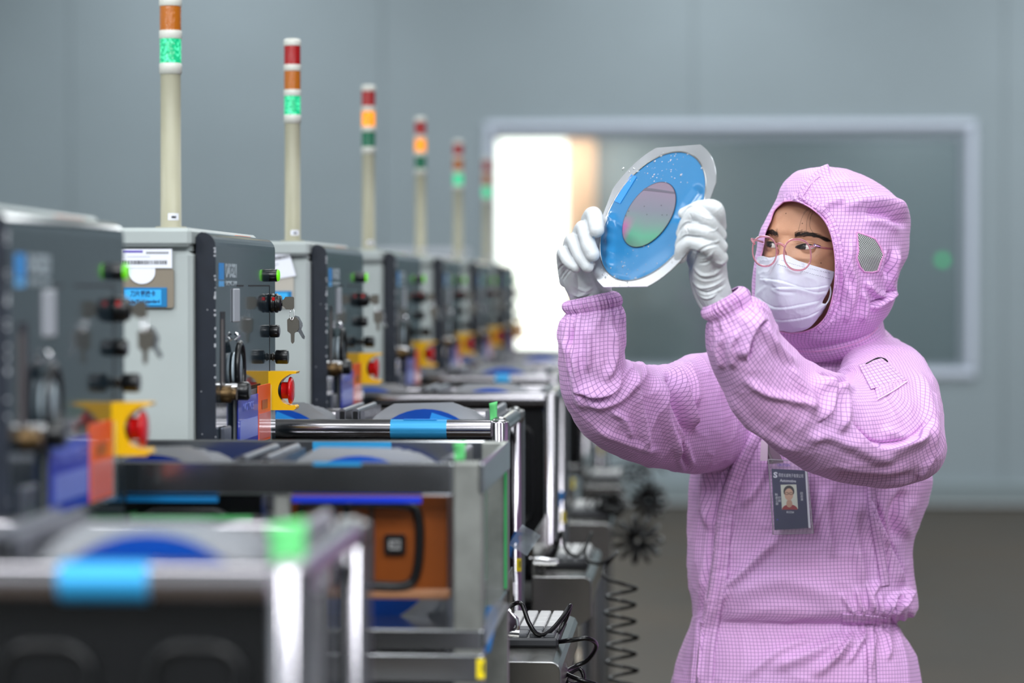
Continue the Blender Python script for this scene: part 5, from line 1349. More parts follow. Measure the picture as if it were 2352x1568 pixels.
# perforated vent
M_vent = bpy.data.materials.new('perforated_vent'); M_vent.use_nodes = True
nt = M_vent.node_tree; N = nt.nodes; L = nt.links; b = N['Principled BSDF']; b.inputs['Roughness'].default_value = .5
uvn = N.new('ShaderNodeUVMap'); uvn.uv_map = 'UVMap'; mp = N.new('ShaderNodeMapping'); mp.inputs['Scale'].default_value = (420, 420, 1); mp.inputs['Rotation'].default_value = (0, 0, rad(38))
L.new(uvn.outputs[0], mp.inputs[0]); vo = N.new('ShaderNodeTexVoronoi'); vo.inputs['Randomness'].default_value = 0.0; vo.inputs['Scale'].default_value = 1.0; L.new(mp.outputs[0], vo.inputs[0])
mr = N.new('ShaderNodeMapRange'); mr.inputs[1].default_value = .36; mr.inputs[2].default_value = .46; L.new(vo.outputs['Distance'], mr.inputs[0])
mc = N.new('ShaderNodeMix'); mc.data_type = 'RGBA'; L.new(mr.outputs[0], mc.inputs[0]); mc.inputs[6].default_value = (.015, .015, .015, 1); mc.inputs[7].default_value = srgb(215, 222, 218); L.new(mc.outputs[2], b.inputs['Base Color'])
vv = h.V2+h.N*.0012
vo_ = grid_obj('mesh_vent', vv, h.lf['uv'], M_vent, None, keep=ventm, snap=VENT); vo_.parent = hood
# hems
def hem_line(cl, poly, off=.0008):
    out = []
    for x, y in poly:
        yy = surf_depth(cl, x, y); out.append(yy)
    return out
ys = hem_line(h, OPEN); ys = np.convolve(np.pad(ys[:-1], 6, 'wrap'), np.ones(13)/13, 'valid'); ys = list(ys)+[ys[0]]
MB().tube([P(x, y, yy) for (x, y), yy in zip(OPEN, ys)], .0012, 8, cap=False).build('face_hem', M_hem, hood)
ys = hem_line(h, VENT); MB().tube([P(x, y, yy-.001) for (x, y), yy in zip(VENT, ys)], .0014, 6, cap=False).build('vent_hem', M_hem, hood)
# neck band wrapped over the hood's lower edge
NB = [(1788, 768, 2020, 716, 4.315, .094), (1792, 775, 2022, 722, 4.32, .098), (1800, 792, 2026, 740, 4.33, .10), (1812, 806, 2030, 758, 4.34, .098), (1818, 812, 2032, 768, 4.345, .094)]
nb = Cloth(loft(NB, 90, 300, 2.1)); nb.noise(.8, 20, 61).noise(.4, 50, 62)
nbo = PL(nb.done('neck_band', M_cloth, None, thick=.001, uvoff=(.003, 0)))
tube_on(nb, 'band_edge', [(1830, 806), (1880, 806), (1940, 796), (1990, 776), (2016, 752)], .0012, M_hem, .0005)

# ---- head and face
HC = P(1876, 578, 4.264); FYAW, FPIT, FROLL = rad(-34), rad(5), rad(3.5)
HM = Matrix.Rotation(FYAW, 3, 'Z') @ Matrix.Rotation(FROLL, 3, 'Y') @ Matrix.Rotation(-FPIT, 3, 'X')
HMn = np.array(HM)
def hw(x, y, z): return HC+HMn @ np.array([x, y, z], float)
ER, EX, EY = .0122, .0305, -.0735
def gau(x, s_): return np.exp(-(x/s_)**2)
def face_forward(x, z):
    """y (negative = forward) of the front of the head"""
    zz = z-.012; up_ = np.clip((z-.005)/.08, 0, 1.4); c_ = np.where(zz > 0, .108, .118)
    a_ = .0735*(1-.17*up_); b__ = .094*(1-.12*up_)
    q = np.clip(1-np.abs(x/a_)**2.3-np.abs(zz/c_)**2.3, 0, 1)
    y = -b__*q**.46
    d = 0
    d = d+(.004+.017*np.clip((.010-z)/.048, 0, 1)**1.1)*gau(x, .0105)*np.clip((.016-z)/.012, 0, 1)*np.clip((z+.058)/.012, 0, 1)
    ax = np.abs(x)
    d = d-.0085*gau(ax-EX+.001, .017)*gau(z-.001, .0115)
    d = d+.0028*gau(ax-.028, .024)*gau(z-.022, .009)
    d = d+.0035*gau(ax-.040, .018)*gau(z+.030, .016)
    d = d-.002*gau(x, .012)*gau(z-.012, .008)
    d = d+.0016*gau(ax-.032, .013)*gau(z+.0165, .0045)-.0012*gau(ax-.032, .016)*gau(z+.0225, .0035)
    y = y-d
    # lids: a ball a little larger than the eye
    lr = ER+.0013; dx_ = ax-EX; dd = dx_**2+z**2
    ys_ = EY-np.sqrt(np.clip(lr*lr-dd, 0, None))
    m_ = dd < lr*lr
    k_ = .0022
    hh = np.clip(.5+.5*(y-ys_)/k_, 0, 1)
    y2 = y*(1-hh)+ys_*hh-k_*hh*(1-hh)
    y = np.where(m_, y2, y)
    return y
def almond(x, z, pad=0.0):
    ax = np.abs(x); t_ = (ax-.0305)/.0145
    up = .0054*np.clip(1-t_**2, 0, 1)**.55
    lo = -.0038*np.clip(1-t_**2, 0, 1)**.65
    sh_ = .0012*t_   # outer corner slightly higher
    return (np.abs(t_) < 1) & (z < up+sh_+pad) & (z > lo+sh_-pad)
nx, nz = 420, 560
xs = np.sin(np.linspace(-np.pi/2, np.pi/2, nx))*.0732; zs_ = np.linspace(-.098, .122, nz)
X, Z = np.meshgrid(xs, zs_); Yf = face_forward(X, Z)
Vl = np.stack([X, Yf, Z], -1); Vw = HC+Vl @ HMn.T
keep = ~almond((X[:-1, :-1]+X[1:, 1:])/2, (Z[:-1, :-1]+Z[1:, 1:])/2) & ((Yf[1:, 1:]+Yf[:-1, :-1])/2 < -.018) & ((Yf[1:, :-1]+Yf[:-1, 1:])/2 < -.018)
M_skin = mat('skin', (196, 144, 114), .45, sss=.12, noise=.10, nscale=60, bump=.18, bscale=500, stretch=(1, 1, 1))
head = PL(grid_obj('head', Vw, np.stack([X, Z], -1), M_skin, None, keep=keep))
# neck under the hood
v = []; 
# back of the head and neck so the body is closed behind the face
mbh = MB(); rows = []
for i in range(18):
    ph = -math.pi/2+math.pi*i/17
    for j in range(25):
        th_ = math.pi*j/24
        v.append(tuple(hw(.0725*math.cos(ph)*math.cos(th_)*(1-.1*max(0, math.sin(ph))), -.019+.105*math.cos(ph)*math.sin(th_), .012+.098*math.sin(ph))))
mbh.add(v, [(i*25+j, i*25+j+1, (i+1)*25+j+1, (i+1)*25+j) for i in range(17) for j in range(24)], True)
mbh.tube([hw(0, .01, -.06), hw(0, .075, -.12), P(1915, 790, 4.40)], [.050, .045, .045], 20)
PC(mbh.build('nape', M_skin), head)
# eyes
M_eyew = mat('eye_white', (205, 196, 190), .15); M_iris = mat('dark_brown_iris', (30, 19, 15), .2); M_pupil = mat('pupil', (6, 5, 5), .08)
M_hair = mat('black_hair', (44, 34, 30), .5); M_lash = mat('lash', (22, 15, 14), .5)
gaze = np.array([-.30, -1.0, .04]); gaze /= np.linalg.norm(gaze)
for sg in (-1, 1):
    c_ = np.array([sg*EX, EY, 0.0]); v = []; n_ = 28; m_ = 20; mi = []
    zax = gaze; xax = np.cross([0, 0, 1.0], zax); xax /= np.linalg.norm(xax); yax = np.cross(zax, xax)
    rows = []
    for i in range(m_+1):
        al = math.pi*.62*i/m_; rr_ = ER*math.sin(al); hh_ = ER*math.cos(al)
        if al < .50: hh_ += .0009*math.cos(al/.50*math.pi/2)
        for j in range(n_):
            be = 2*math.pi*j/n_; q = c_+zax*hh_+xax*rr_*math.cos(be)+yax*rr_*math.sin(be); v.append(tuple(hw(*q)))
    e = MB()
    for i in range(m_):
        al = math.pi*.62*(i+.5)/m_; mt_ = 2 if al < .20 else (1 if al < .50 else 0)
        e.add(v[i*n_:(i+2)*n_], [(j, (j+1) % n_, n_+(j+1) % n_, n_+j) for j in range(n_)], True, mt_)
    PC(e.build('eye', [M_eyew, M_iris, M_pupil]), head)
    # upper lash line and lower rim
    up = []; lo = []
    for i in range(25):
        t_ = -1+2*i/24; x = sg*(EX+.0145*t_); zu = .0054*max(0, 1-t_**2)**.55+.0012*t_; zl = -.0038*max(0, 1-t_**2)**.65+.0012*t_
        yu = float(face_forward(np.array(x), np.array(zu))); yl = float(face_forward(np.array(x), np.array(zl)))
        up.append(hw(x, yu-.0004, zu)); lo.append(hw(x, yl-.0001, zl))
    PC(MB().tube(up, [.0003+.0006*math.sin(math.pi*min(1, (i+6)/30)) for i in range(25)], 6).build('upper_lash', M_lash), head)
    PC(MB().tube(lo, .00045, 6).build('lower_lid_edge', mat('lid_rim', (150, 92, 76), .4)), head)
    # lid crease
    cr = []
    for i in range(21):
        t_ = -.9+1.9*i/20; x = sg*(EX+.0150*t_); zc_ = .0078*max(0, 1-(t_*.8)**2)**.5+.0012*t_+.0002
        cr.append(hw(x, float(face_forward(np.array(x), np.array(zc_)))+.0001, zc_))
    PC(MB().tube(cr, .00045, 5).build('lid_crease', mat('crease_skin', (140, 92, 70), .6)), head)
    # eyebrow: many short hairs
    eb = MB(); rr = random.Random(5+sg)
    for i in range(520):
        t_ = rr.random(); x = .0145+.040*t_; z = .0138+.0062*math.sin(math.pi*min(1, t_*.72+.12))-.0035*max(0, t_-.6)*2+rr.gauss(0, 1)*(.0023*(1-.6*t_))
        L0 = rr.uniform(.004, .0075); an = rad(62-58*min(1, t_*1.5)+rr.uniform(-14, 14)) if t_ < .9 else rad(-12)
        pts = []
        for q_ in (0, .5, 1):
            xx = x+L0*q_*math.cos(an); zz = z+L0*q_*math.sin(an)*(.75-.35*q_)
            pts.append(hw(sg*xx, float(face_forward(np.array(sg*xx), np.array(zz)))-.0003-.0006*math.sin(q_*math.pi), zz))
        eb.tube(pts, [.00021, .00019, .00006], 3, cap=False)
    PC(eb.build('eyebrow', M_hair), head); 
for o in head.children:
    if o.name.startswith('eyebrow'): o['kind'] = 'stuff'
# nose pads are part of glasses; moles
for (x, z) in ((.022, .036), (.052, -.021), (-.01, .05)):
    PC(MB().lathe([(0, -.0005), (.0008, -.0003), (.001, 0)], tuple(hw(x, float(face_forward(np.array(x), np.array(z))), z)), 'y', 8).build('mole', mat('mole_brown', (90, 55, 42), .6)), head)
# stray hairs from the hood edge
hr = MB(); 
for pts in ([(1863, 477), (1850, 487), (1842, 500), (1836, 520), (1832, 535)], [(1866, 480), (1858, 492), (1853, 510), (1852, 530)], [(1872, 484), (1864, 494), (1860, 504)], [(1860, 476), (1852, 482), (1845, 490)], [(1868, 481), (1862, 500), (1860, 520), (1868, 535)]):
    V3 = [P(x, y, surf_y) for (x, y), surf_y in zip(pts, [4.155, 4.158, 4.158, 4.158, 4.16])]
    hr.tube(spline(V3, 4), .00022, 4)
PC(hr.build('stray_hair', M_hair), head)['kind'] = 'stuff'
# ---- face mask: control grid of pixel points with depth (rows top to bottom)
MK = [
 [(1741, 590, 4.200), (1752, 588, 4.170), (1770, 592, 4.140), (1800, 586, 4.105), (1835, 600, 4.118), (1872, 612, 4.140), (1916, 624, 4.170)],
 [(1738, 612, 4.200), (1750, 610, 4.165), (1768, 612, 4.130), (1792, 606, 4.085), (1830, 620, 4.098), (1870, 632, 4.130), (1913, 640, 4.168)],
 [(1736, 650, 4.205), (1746, 650, 4.160), (1764, 650, 4.120), (1788, 652, 4.080), (1826, 656, 4.090), (1866, 664, 4.125), (1903, 662, 4.160)],
 [(1735, 688, 4.210), (1744, 690, 4.165), (1762, 692, 4.125), (1790, 696, 4.090), (1826, 700, 4.098), (1862, 700, 4.128), (1888, 694, 4.160)],
 [(1742, 712, 4.215), (1750, 718, 4.175), (1768, 724, 4.140), (1796, 730, 4.112), (1830, 732, 4.120), (1864, 726, 4.142), (1898, 700, 4.168)],
 [(1762, 738, 4.220), (1768, 742, 4.190), (1782, 748, 4.165), (1805, 755, 4.148), (1834, 755, 4.152), (1860, 748, 4.165), (1884, 722, 4.185)],
 [(1780, 752, 4.230), (1784, 755, 4.215), (1794, 758, 4.200), (1812, 761, 4.190), (1834, 760, 4.192), (1852, 754, 4.200), (1866, 744, 4.210)]]
G = np.array([[P(*q) for q in r_] for r_ in MK])
nr, nc = 170, 190
tr_ = np.linspace(0, 6, nr); tc_ = np.linspace(0, 6, nc)
G1 = np.stack([cat_rom(G[:, j], tr_) for j in range(7)], 1)
G2 = np.stack([cat_rom(G1[i], tc_) for i in range(nr)], 0)
mk = dict(V=G2, N=grid_normals(G2), uv=np.stack(np.meshgrid(np.linspace(0, .16, nc), np.linspace(0, .13, nr)), -1), nv=nr, nu=nc-1, st=tr_)
vw = G2-CAMP
if (mk['N']*vw).sum() > 0: mk['N'] = -mk['N']
c_ = Cloth(mk); c_.front[:] = .3
c_.folds([([(1742, 640), (1790, 645), (1850, 662), (1905, 655)], 4, 2.0, 'over', .05), ([(1770, 662), (1820, 660), (1870, 672), (1900, 668)], 4, 1.8, 'over', .1),
          ([(1738, 680), (1780, 706), (1840, 700), (1886, 690)], 4, 1.8, 'over', .1), ([(1750, 728), (1800, 735), (1850, 728), (1885, 712)], 4, 1.4, 'over', .1),
          ([(1768, 652), (1755, 640), (1742, 636)], 4, 1.6, 'ridge'), ([(1765, 655), (1748, 668), (1740, 682)], 4, 1.4, 'ridge'), ([(1768, 652), (1790, 668), (1830, 672)], 3, 1.2, 'groove')])
c_.noise(.8, 45, 71).noise(.3, 110, 72)
M_mask = mat('mask_nonwoven', (226, 228, 242), .7, bump=.12, bscale=900, sss=.0)
mask = PL(c_.done('face_mask', M_mask, None, thick=.0009))
dots = MB()
Vm = c_.V2; Nm = mk['N']
def on_mask(x, y):
    px, py = proj(Vm); d = (px-x)**2+(py-y)**2; i = np.unravel_index(np.argmin(d), d.shape); return Vm[i], Nm[i]
def stitch(pts, step, size=.0007):
    q = spline([(a_, b__, 0) for a_, b__ in pts], 30); acc = 0; last = q[0]
    for p_ in q[1:]:
        acc += np.linalg.norm(p_-last)
        if acc >= step:
            acc = 0; v_, n_ = on_mask(p_[0], p_[1]); dv = (p_-last); dirw = P(p_[0]+4, p_[1]+4*dv[1]/(abs(dv[0])+1e-6), v_[1])-P(p_[0], p_[1], v_[1]); dirw /= np.linalg.norm(dirw)
            up_ = np.cross(n_, dirw); up_ /= np.linalg.norm(up_)
            o_ = v_+n_*.00075; a1, b1 = dirw*size, up_*size*.62
            dots.add([o_-a1-b1, o_+a1-b1, o_+a1+b1, o_-a1+b1], [(0, 1, 2, 3)])
        last = p_
stitch([(1792, 597), (1808, 603), (1850, 615), (1905, 627)], 3.1); stitch([(1785, 606), (1800, 612), (1845, 624), (1905, 640)], 3.1)
stitch([(1750, 597), (1762, 600), (1775, 598)], 2.6, .0005); stitch([(1746, 611), (1760, 613), (1775, 612)], 2.6, .0005)
o = dots.build('mask_stitching', mat('grey_stitch', (96, 96, 112), .6), mask); o['kind'] = 'stuff'
# ear loop
MB().tube(spline([P(1902, 640, 4.160), P(1908, 668, 4.165), P(1904, 688, 4.168), P(1896, 700, 4.166)], 5), .0012, 6).build('ear_loop', M_mask, mask)
# ---- glasses
M_gfr = bpy.data.materials.new('pink_clear_plastic'); M_gfr.use_nodes = True
b = M_gfr.node_tree.nodes['Principled BSDF']; b.inputs['Base Color'].default_value = srgb(240, 176, 188); b.inputs['Roughness'].default_value = .06; b.inputs['Transmission Weight'].default_value = .72; b.inputs['IOR'].default_value = 1.25; b.inputs['Coat Weight'].default_value = .6
gl_ = PL(empty('glasses')); gl_.matrix_parent_inverse = Matrix.Translation(-Vector(person.location))
def rim(cx, cy, hwid, hh_, Yc, tilt, sq_=2.4):
    """rounded rim; tilt = change of depth per px to the right"""
    pts = []
    for i in range(64):
        a_ = 2*math.pi*i/64; cc, ss = math.cos(a_), math.sin(a_)
        x = np.sign(cc)*abs(cc)**(2/sq_)*hwid; y = np.sign(ss)*abs(ss)**(2/sq_)*hh_
        if y > 0: x *= 1-.10*(y/hh_)**2
        pts.append(P(cx+x, cy+y+x*.06, Yc+x*tilt+y*.00008))
    return pts
TL = .00055
r1 = rim(1756, 577, 27.5, 34.0, 4.105, -TL*0.9); r2 = rim(1831.5, 585, 31.0, 35.5, 4.083, TL)
for pts, nm in ((r1, 'rim'), (r2, 'rim')):
    q = MB(); P0 = pts+pts[:1]
    c0_ = sum(pts)/len(pts)
    # frame section: a band deeper than it is wide
    n_ = len(pts); v = []
    axis = (c0_-CAMP)/np.linalg.norm(c0_-CAMP)
    for p_ in pts:
        o_ = p_-c0_; o_ /= np.linalg.norm(o_)
        for (s1_, s2_) in ((-1, -.7), (-.7, -1), (.7, -1), (1, -.7), (1, .7), (.7, 1), (-.7, 1), (-1, .7)):
            v.append(p_+o_*s1_*.00155+axis*s2_*.0019)
    q.add(v, [(i*8+j, i*8+(j+1) % 8, ((i+1) % n_)*8+(j+1) % 8, ((i+1) % n_)*8+j) for i in range(n_) for j in range(8)], True)
    ro = q.build('rim', M_gfr, gl_)
    v = [c0_]+[p_*.96+c0_*.04 for p_ in pts]
    MB().add(v, [(0, 1+(i+1) % n_, 1+i) for i in range(n_)], True).build('lens', mat('spectacle_lens', (255, 255, 255), .0, alpha=.03), gl_)
gs = lambda pts, r_, nm='bridge', m_=M_gfr: MB().tube(spline(pts, 6), r_, 8).build(nm, m_, gl_)
gs([P(1783, 561, 4.098), P(1790, 559, 4.092), P(1799, 563, 4.086), P(1803, 567, 4.083)], .0019)
gs([P(1862, 566, 4.098), P(1870, 566, 4.105), P(1890, 569, 4.14), P(1925, 573, 4.19)], .0017, 'temple')
gs([P(1733, 560, 4.112), P(1727, 551, 4.12), P(1729, 549, 4.13), P(1752, 556, 4.20)], .0017, 'temple')
gs([P(1871, 563, 4.104), P(1882, 566, 4.118)], .0024, 'hinge', M_chrome)
gs([P(1785, 568, 4.1), P(1788, 575, 4.12), P(1787, 583, 4.125)], .0012, 'nose_pad'); gs([P(1801, 572, 4.09), P(1805, 580, 4.11), P(1806, 590, 4.118)], .0012, 'nose_pad')
# ---- gloved hands
def capsule_union(name, chains, m_, voxel=.0013, smooth=5):
    """chains: lists of (px, py, Y, r_mm). One closed surface from all chains."""
    mb = MB()
    for ch in chains:
        pts = [P(c[0], c[1], c[2]) for c in ch]; rr_ = [c[3]*.001 for c in ch]
        q = []; rq = []
        A = np.array([list(p_)+[r_] for p_, r_ in zip(pts, rr_)]); tt = np.linspace(0, len(A)-1, (len(A)-1)*8+1); R = cat_rom(A, tt) if len(A) > 2 else A[0]+(A[1]-A[0])*(tt[:, None])
        # hemispherical ends
        t0 = R[1, :3]-R[0, :3]; t0 /= np.linalg.norm(t0); t1 = R[-1, :3]-R[-2, :3]; t1 /= np.linalg.norm(t1)
        for s_ in (90, 70, 50, 30, 15):
            q.append(R[0, :3]-t0*R[0, 3]*math.sin(rad(s_))); rq.append(max(R[0, 3]*math.cos(rad(s_)), 1e-4))
        for w_ in R: q.append(w_[:3]); rq.append(w_[3])
        for s_ in (15, 30, 50, 70, 90):
            q.append(R[-1, :3]+t1*R[-1, 3]*math.sin(rad(s_))); rq.append(max(R[-1, 3]*math.cos(rad(s_)), 1e-4))
        mb.tube(q, rq, 20)
    o = mb.build(name, m_)
    md = o.modifiers.new('r', 'REMESH'); md.mode = 'VOXEL'; md.voxel_size = voxel
    ms_ = o.modifiers.new('s', 'SMOOTH'); ms_.iterations = smooth; ms_.factor = .5
    bpy.context.view_layer.update(); dg = bpy.context.evaluated_depsgraph_get()
    me = bpy.data.meshes.new_from_object(o.evaluated_get(dg)); o.modifiers.clear(); old = o.data; o.data = me; bpy.data.meshes.remove(old)
    me.materials.clear(); me.materials.append(m_)
    me.polygons.foreach_set('use_smooth', np.ones(len(me.polygons), bool))
    return o
def wrinkle(o, folds, noise=(.35, 90)):
    me = o.data; n = len(me.vertices); V = np.zeros(n*3); me.vertices.foreach_get('co', V); V = V.reshape(-1, 3)
    Nn = np.zeros(n*3); me.vertices.foreach_get('normal', Nn) if hasattr(me.vertices[0], 'normal') else None; Nn = Nn.reshape(-1, 3)
    px, py = proj(V); view = V-CAMP; view /= np.linalg.norm(view, axis=1, keepdims=True); fr_ = np.clip(-(Nn*view).sum(1)*4+.5, 0, 1)
    D = np.zeros(n)
    for poly, w_, amp, kind in folds:
        poly = [tuple(q[:2]) for q in spline([(a_, b__, 0) for a_, b__ in poly], 4)]
        d, side, par = seg_dist(px, py, poly); e_ = np.clip(np.minimum(par, 1-par)/.3, 0, 1)
        f = np.exp(-(d/w_)**2) if kind == 'r' else -np.exp(-(d/w_)**2)+.4*np.exp(-((d-2*w_)/w_)**2)
        D += fr_*e_*f*amp*.001
    D += vnoise(V*noise[1], 3)*noise[0]*.001+vnoise(V*noise[1]*2.4, 4)*noise[0]*.0004
    V = V+Nn*D[:, None]; me.vertices.foreach_set('co', V.ravel()); me.update()
M_glove = mat('white_nitrile_glove', (214, 217, 220), .5, bump=.15, bscale=420, sss=.04)
gL = capsule_union('glove', [
    [(1341, 565, 3.925, 11), (1352, 505, 3.885, 11), (1364, 494, 3.858, 11.8), (1369, 515, 3.843, 11.4), (1371, 528, 3.838, 10.6)],
    [(1322, 600, 3.925, 11), (1330, 545, 3.890, 11.5), (1341, 524, 3.862, 11.2), (1351, 560, 3.846, 10.8), (1361, 584, 3.842, 10.6)],
    [(1308, 620, 3.93, 10.5), (1309, 570, 3.900, 10.8), (1317, 552, 3.874, 10.4), (1332, 586, 3.858, 10), (1349, 611, 3.852, 9.4)],
    [(1300, 645, 3.93, 9.5), (1293, 600, 3.905, 9.2), (1295, 580, 3.884, 9.5), (1307, 600, 3.870, 9.4), (1322, 613, 3.864, 8.2)],
    [(1300, 605, 3.915, 11), (1311, 640, 3.922, 13), (1328, 680, 3.94, 13), (1338, 720, 3.95, 15)],
    [(1330, 610, 3.925, 14), (1345, 650, 3.932, 19), (1356, 690, 3.945, 22), (1358, 725, 3.95, 23)],
    [(1355, 600, 3.93, 13), (1372, 640, 3.935, 17), (1383, 680, 3.948, 15), (1382, 725, 3.95, 16)],
    [(1366, 650, 3.945, 14), (1388, 600, 3.920, 12.5), (1400, 548, 3.900, 11.5), (1404, 508, 3.893, 10.5)]], M_glove, .0009, 3)
wrinkle(gL, [([(1296, 607), (1288, 612), (1283, 622)], 2.2, 1.3, 'g'), ([(1300, 620), (1292, 630), (1288, 640)], 2, 1.2, 'g'), ([(1312, 618), (1300, 632), (1293, 645)], 2, 1.2, 'g'), ([(1316, 655), (1345, 668), (1365, 655)], 3.5, 1.8, 'r'),
             ([(1310, 672), (1330, 680), (1350, 668)], 3, 1.4, 'r'), ([(1322, 690), (1345, 684), (1362, 672)], 3.5, 1.6, 'g'), ([(1380, 660), (1388, 680), (1392, 700)], 3, 1.2, 'r'), ([(1340, 640), (1352, 650), (1360, 640)], 4, 1.0, 'r'), ([(1325, 700), (1345, 705), (1370, 690)], 3, 1.4, 'r')])
PL(gL)
gR = capsule_union('glove', [
    [(1652, 520, 3.735, 10), (1643, 480, 3.712, 11), (1612, 474, 3.722, 9), (1588, 482, 3.732, 8.3), (1570, 490, 3.738, 7.6)],
    [(1652, 540, 3.735, 10.5), (1626, 506, 3.712, 10.3), (1597, 490, 3.718, 10.4), (1578, 511, 3.726, 9.4), (1567, 536, 3.736, 8.4)],
    [(1654, 566, 3.735, 10.5), (1622, 534, 3.712, 10), (1589, 526, 3.720, 9.8), (1572, 543, 3.728, 9.0), (1563, 564, 3.737, 8)],
    [(1652, 592, 3.74, 12), (1622, 565, 3.715, 10.6), (1587, 556, 3.722, 10.2), (1568, 570, 3.730, 9.8), (1563, 590, 3.738, 8.8)],
    [(1648, 500, 3.735, 10), (1651, 550, 3.740, 9), (1652, 595, 3.755, 10), (1657, 640, 3.775, 9), (1667, 685, 3.79, 11)],
    [(1622, 565, 3.735, 12), (1622, 592, 3.745, 15), (1620, 630, 3.765, 18.5), (1632, 668, 3.78, 20), (1656, 700, 3.79, 22)],
    [(1640, 560, 3.74, 13), (1642, 600, 3.755, 14), (1642, 640, 3.77, 16), (1652, 680, 3.785, 18)],
    [(1597, 622, 3.785, 9), (1600, 650, 3.785, 9), (1616, 685, 3.79, 11), (1636, 712, 3.79, 12)],
    [(1605, 625, 3.79, 11), (1592, 590, 3.792, 10.5), (1583, 550, 3.783, 9.5), (1588, 520, 3.776, 8.5)]], M_glove, .0009, 4)
wrinkle(gR, [([(1563, 500), (1579, 480), (1594, 476), (1611, 486), (1642, 499)], 1.8, 2.2, 'g'), ([(1558, 540), (1566, 523), (1578, 512), (1600, 514), (1625, 517)], 1.8, 2.2, 'g'), ([(1554, 562), (1563, 551), (1577, 541), (1600, 543), (1622, 545)], 1.8, 2.2, 'g'), ([(1578, 590), (1588, 576), (1600, 578), (1610, 584)], 2.4, 2.0, 'g'),
             ([(1600, 580), (1625, 566), (1655, 560)], 2.6, 1.5, 'g'), ([(1605, 595), (1625, 590), (1640, 575)], 2.4, 1.6, 'r'), ([(1603, 605), (1625, 602), (1640, 585)], 2.4, 1.4, 'g'),
             ([(1590, 610), (1612, 630), (1640, 628), (1662, 612)], 3.2, 2.6, 'r'), ([(1592, 625), (1615, 640), (1645, 636), (1660, 625)], 2.6, 1.8, 'g'), ([(1585, 640), (1610, 660), (1640, 655), (1668, 638)], 3, 2.2, 'r'), ([(1590, 655), (1620, 672), (1650, 662), (1668, 650)], 2.6, 1.8, 'g'),
             ([(1600, 675), (1625, 685), (1650, 672)], 3, 2, 'r'), ([(1640, 505), (1620, 500), (1605, 492)], 2, .9, 'r'), ([(1583, 488), (1590, 505), (1588, 520)], 1.6, 1.0, 'g'), ([(1576, 520), (1583, 540), (1580, 548)], 1.6, .9, 'g'), ([(1640, 600), (1655, 605), (1664, 600)], 3, 1.6, 'r'),
             ([(1650, 520), (1640, 530), (1625, 530)], 2, 1.2, 'r'), ([(1655, 550), (1640, 556), (1625, 555)], 2, 1.2, 'r')])
PL(gR)
# ------------------------------------------------------------------ the wafer frame in the hands
DC = P(1498, 496, 3.82)
e1 = np.array([.552, 0, .834]); e2 = np.array([.492, -.807, -.326]); e1 /= np.linalg.norm(e1); e2 -= e1*(e1@e2); e2 /= np.linalg.norm(e2); en = np.cross(e1, e2)   # away from the camera
RI = .1003; sc_px = F_PX/3.82
def disc(u, v, w_=0.0): return DC+e1*u+e2*v-en*w_          # w_: towards the camera
wf = empty('wafer_frame', tuple(DC)); WL = lambda p_: np.asarray(p_)-DC
ol = frame_outline(RI*1.19, RI*1.095, 12); rot = rad(-22)
out = [(x*math.cos(rot)-y*math.sin(rot), x*math.sin(rot)+y*math.cos(rot)) for x, y in ol]
# two locating notches on the upper left flat
def notch(pts, ang, wdt, dep):
    res = []
    for (x, y) in pts: res.append((x, y))
    return res
k_ = len(out); v = []
for w_ in (-.0006, .0006):
    v += [WL(disc(a_, b__, w_)) for a_, b__ in out]
    v += [WL(disc(RI*math.cos(math.atan2(b__, a_)), RI*math.sin(math.atan2(b__, a_)), w_)) for a_, b__ in out]
f = []
for i in range(k_):
    j = (i+1) % k_; f += [(2*k_+i, 2*k_+j, 3*k_+j, 3*k_+i), (i, k_+i, k_+j, j), (i, j, 2*k_+j, 2*k_+i), (k_+i, 3*k_+i, 3*k_+j, k_+j)]
M_ring2 = mat('brushed_wafer_ring', (206, 208, 214), .2, metal=.9, rnoise=.05, nscale=20)
ro = MB().add(v, f, False).build('frame_ring', M_ring2, wf)
v = []; n_ = 96
for w_ in (-.0010, .0010):
    for rr_ in (RI-.0004, RI+.0013):
        for i in range(n_): a_ = 2*math.pi*i/n_; v.append(WL(disc(rr_*math.cos(a_), rr_*math.sin(a_), w_)))
f = []
for i in range(n_):
    j = (i+1) % n_; f += [(2*n_+i, 2*n_+j, 3*n_+j, 3*n_+i), (n_+i, n_+j, j, i), (n_+i, 3*n_+i, 3*n_+j, n_+j), (i, j, 2*n_+j, 2*n_+i)]
MB().add(v, f, True).build('inner_rim', M_steel, wf)
# tape film: polar grid with the bulge pressed by the thumb and slight sag waves
nr_, na_ = 90, 220
rr_ = np.linspace(0, RI, nr_); aa = np.linspace(0, 2*np.pi, na_, endpoint=False); Rg, Ag = np.meshgrid(rr_, aa, indexing='ij')
Uu, Vv = Rg*np.cos(Ag), Rg*np.sin(Ag)
px, py = proj(DC+Uu[..., None]*e1+Vv[..., None]*e2)
d, sd, par = seg_dist(px, py, [(1402, 505), (1400, 560), (1396, 640), (1398, 690)])
edge = np.clip((RI-Rg)/.006, 0, 1)
Wd = .0050*np.exp(-(d/10)**2)*np.clip((1.02-par), .12, 1)*edge
Wd += .0009*np.exp(-(d/14)**2)*np.sin(py*.22)*edge
d2, _, par2 = seg_dist(px, py, [(1405, 500), (1425, 515), (1440, 530)]); Wd += .0012*np.exp(-(d2/6)**2)*edge
d3, _, _ = seg_dist(px, py, [(1560, 500), (1578, 470), (1600, 440)]); Wd += -.0025*np.exp(-(d3/11)**2)*edge
Wd += .0007*np.sin(px*.045+py*.03)*edge*np.clip((py-560)/80, 0, 1)
VV = (Uu[..., None]*e1+Vv[..., None]*e2-en*(Wd[..., None]))
v = VV.reshape(-1, 3); f = []
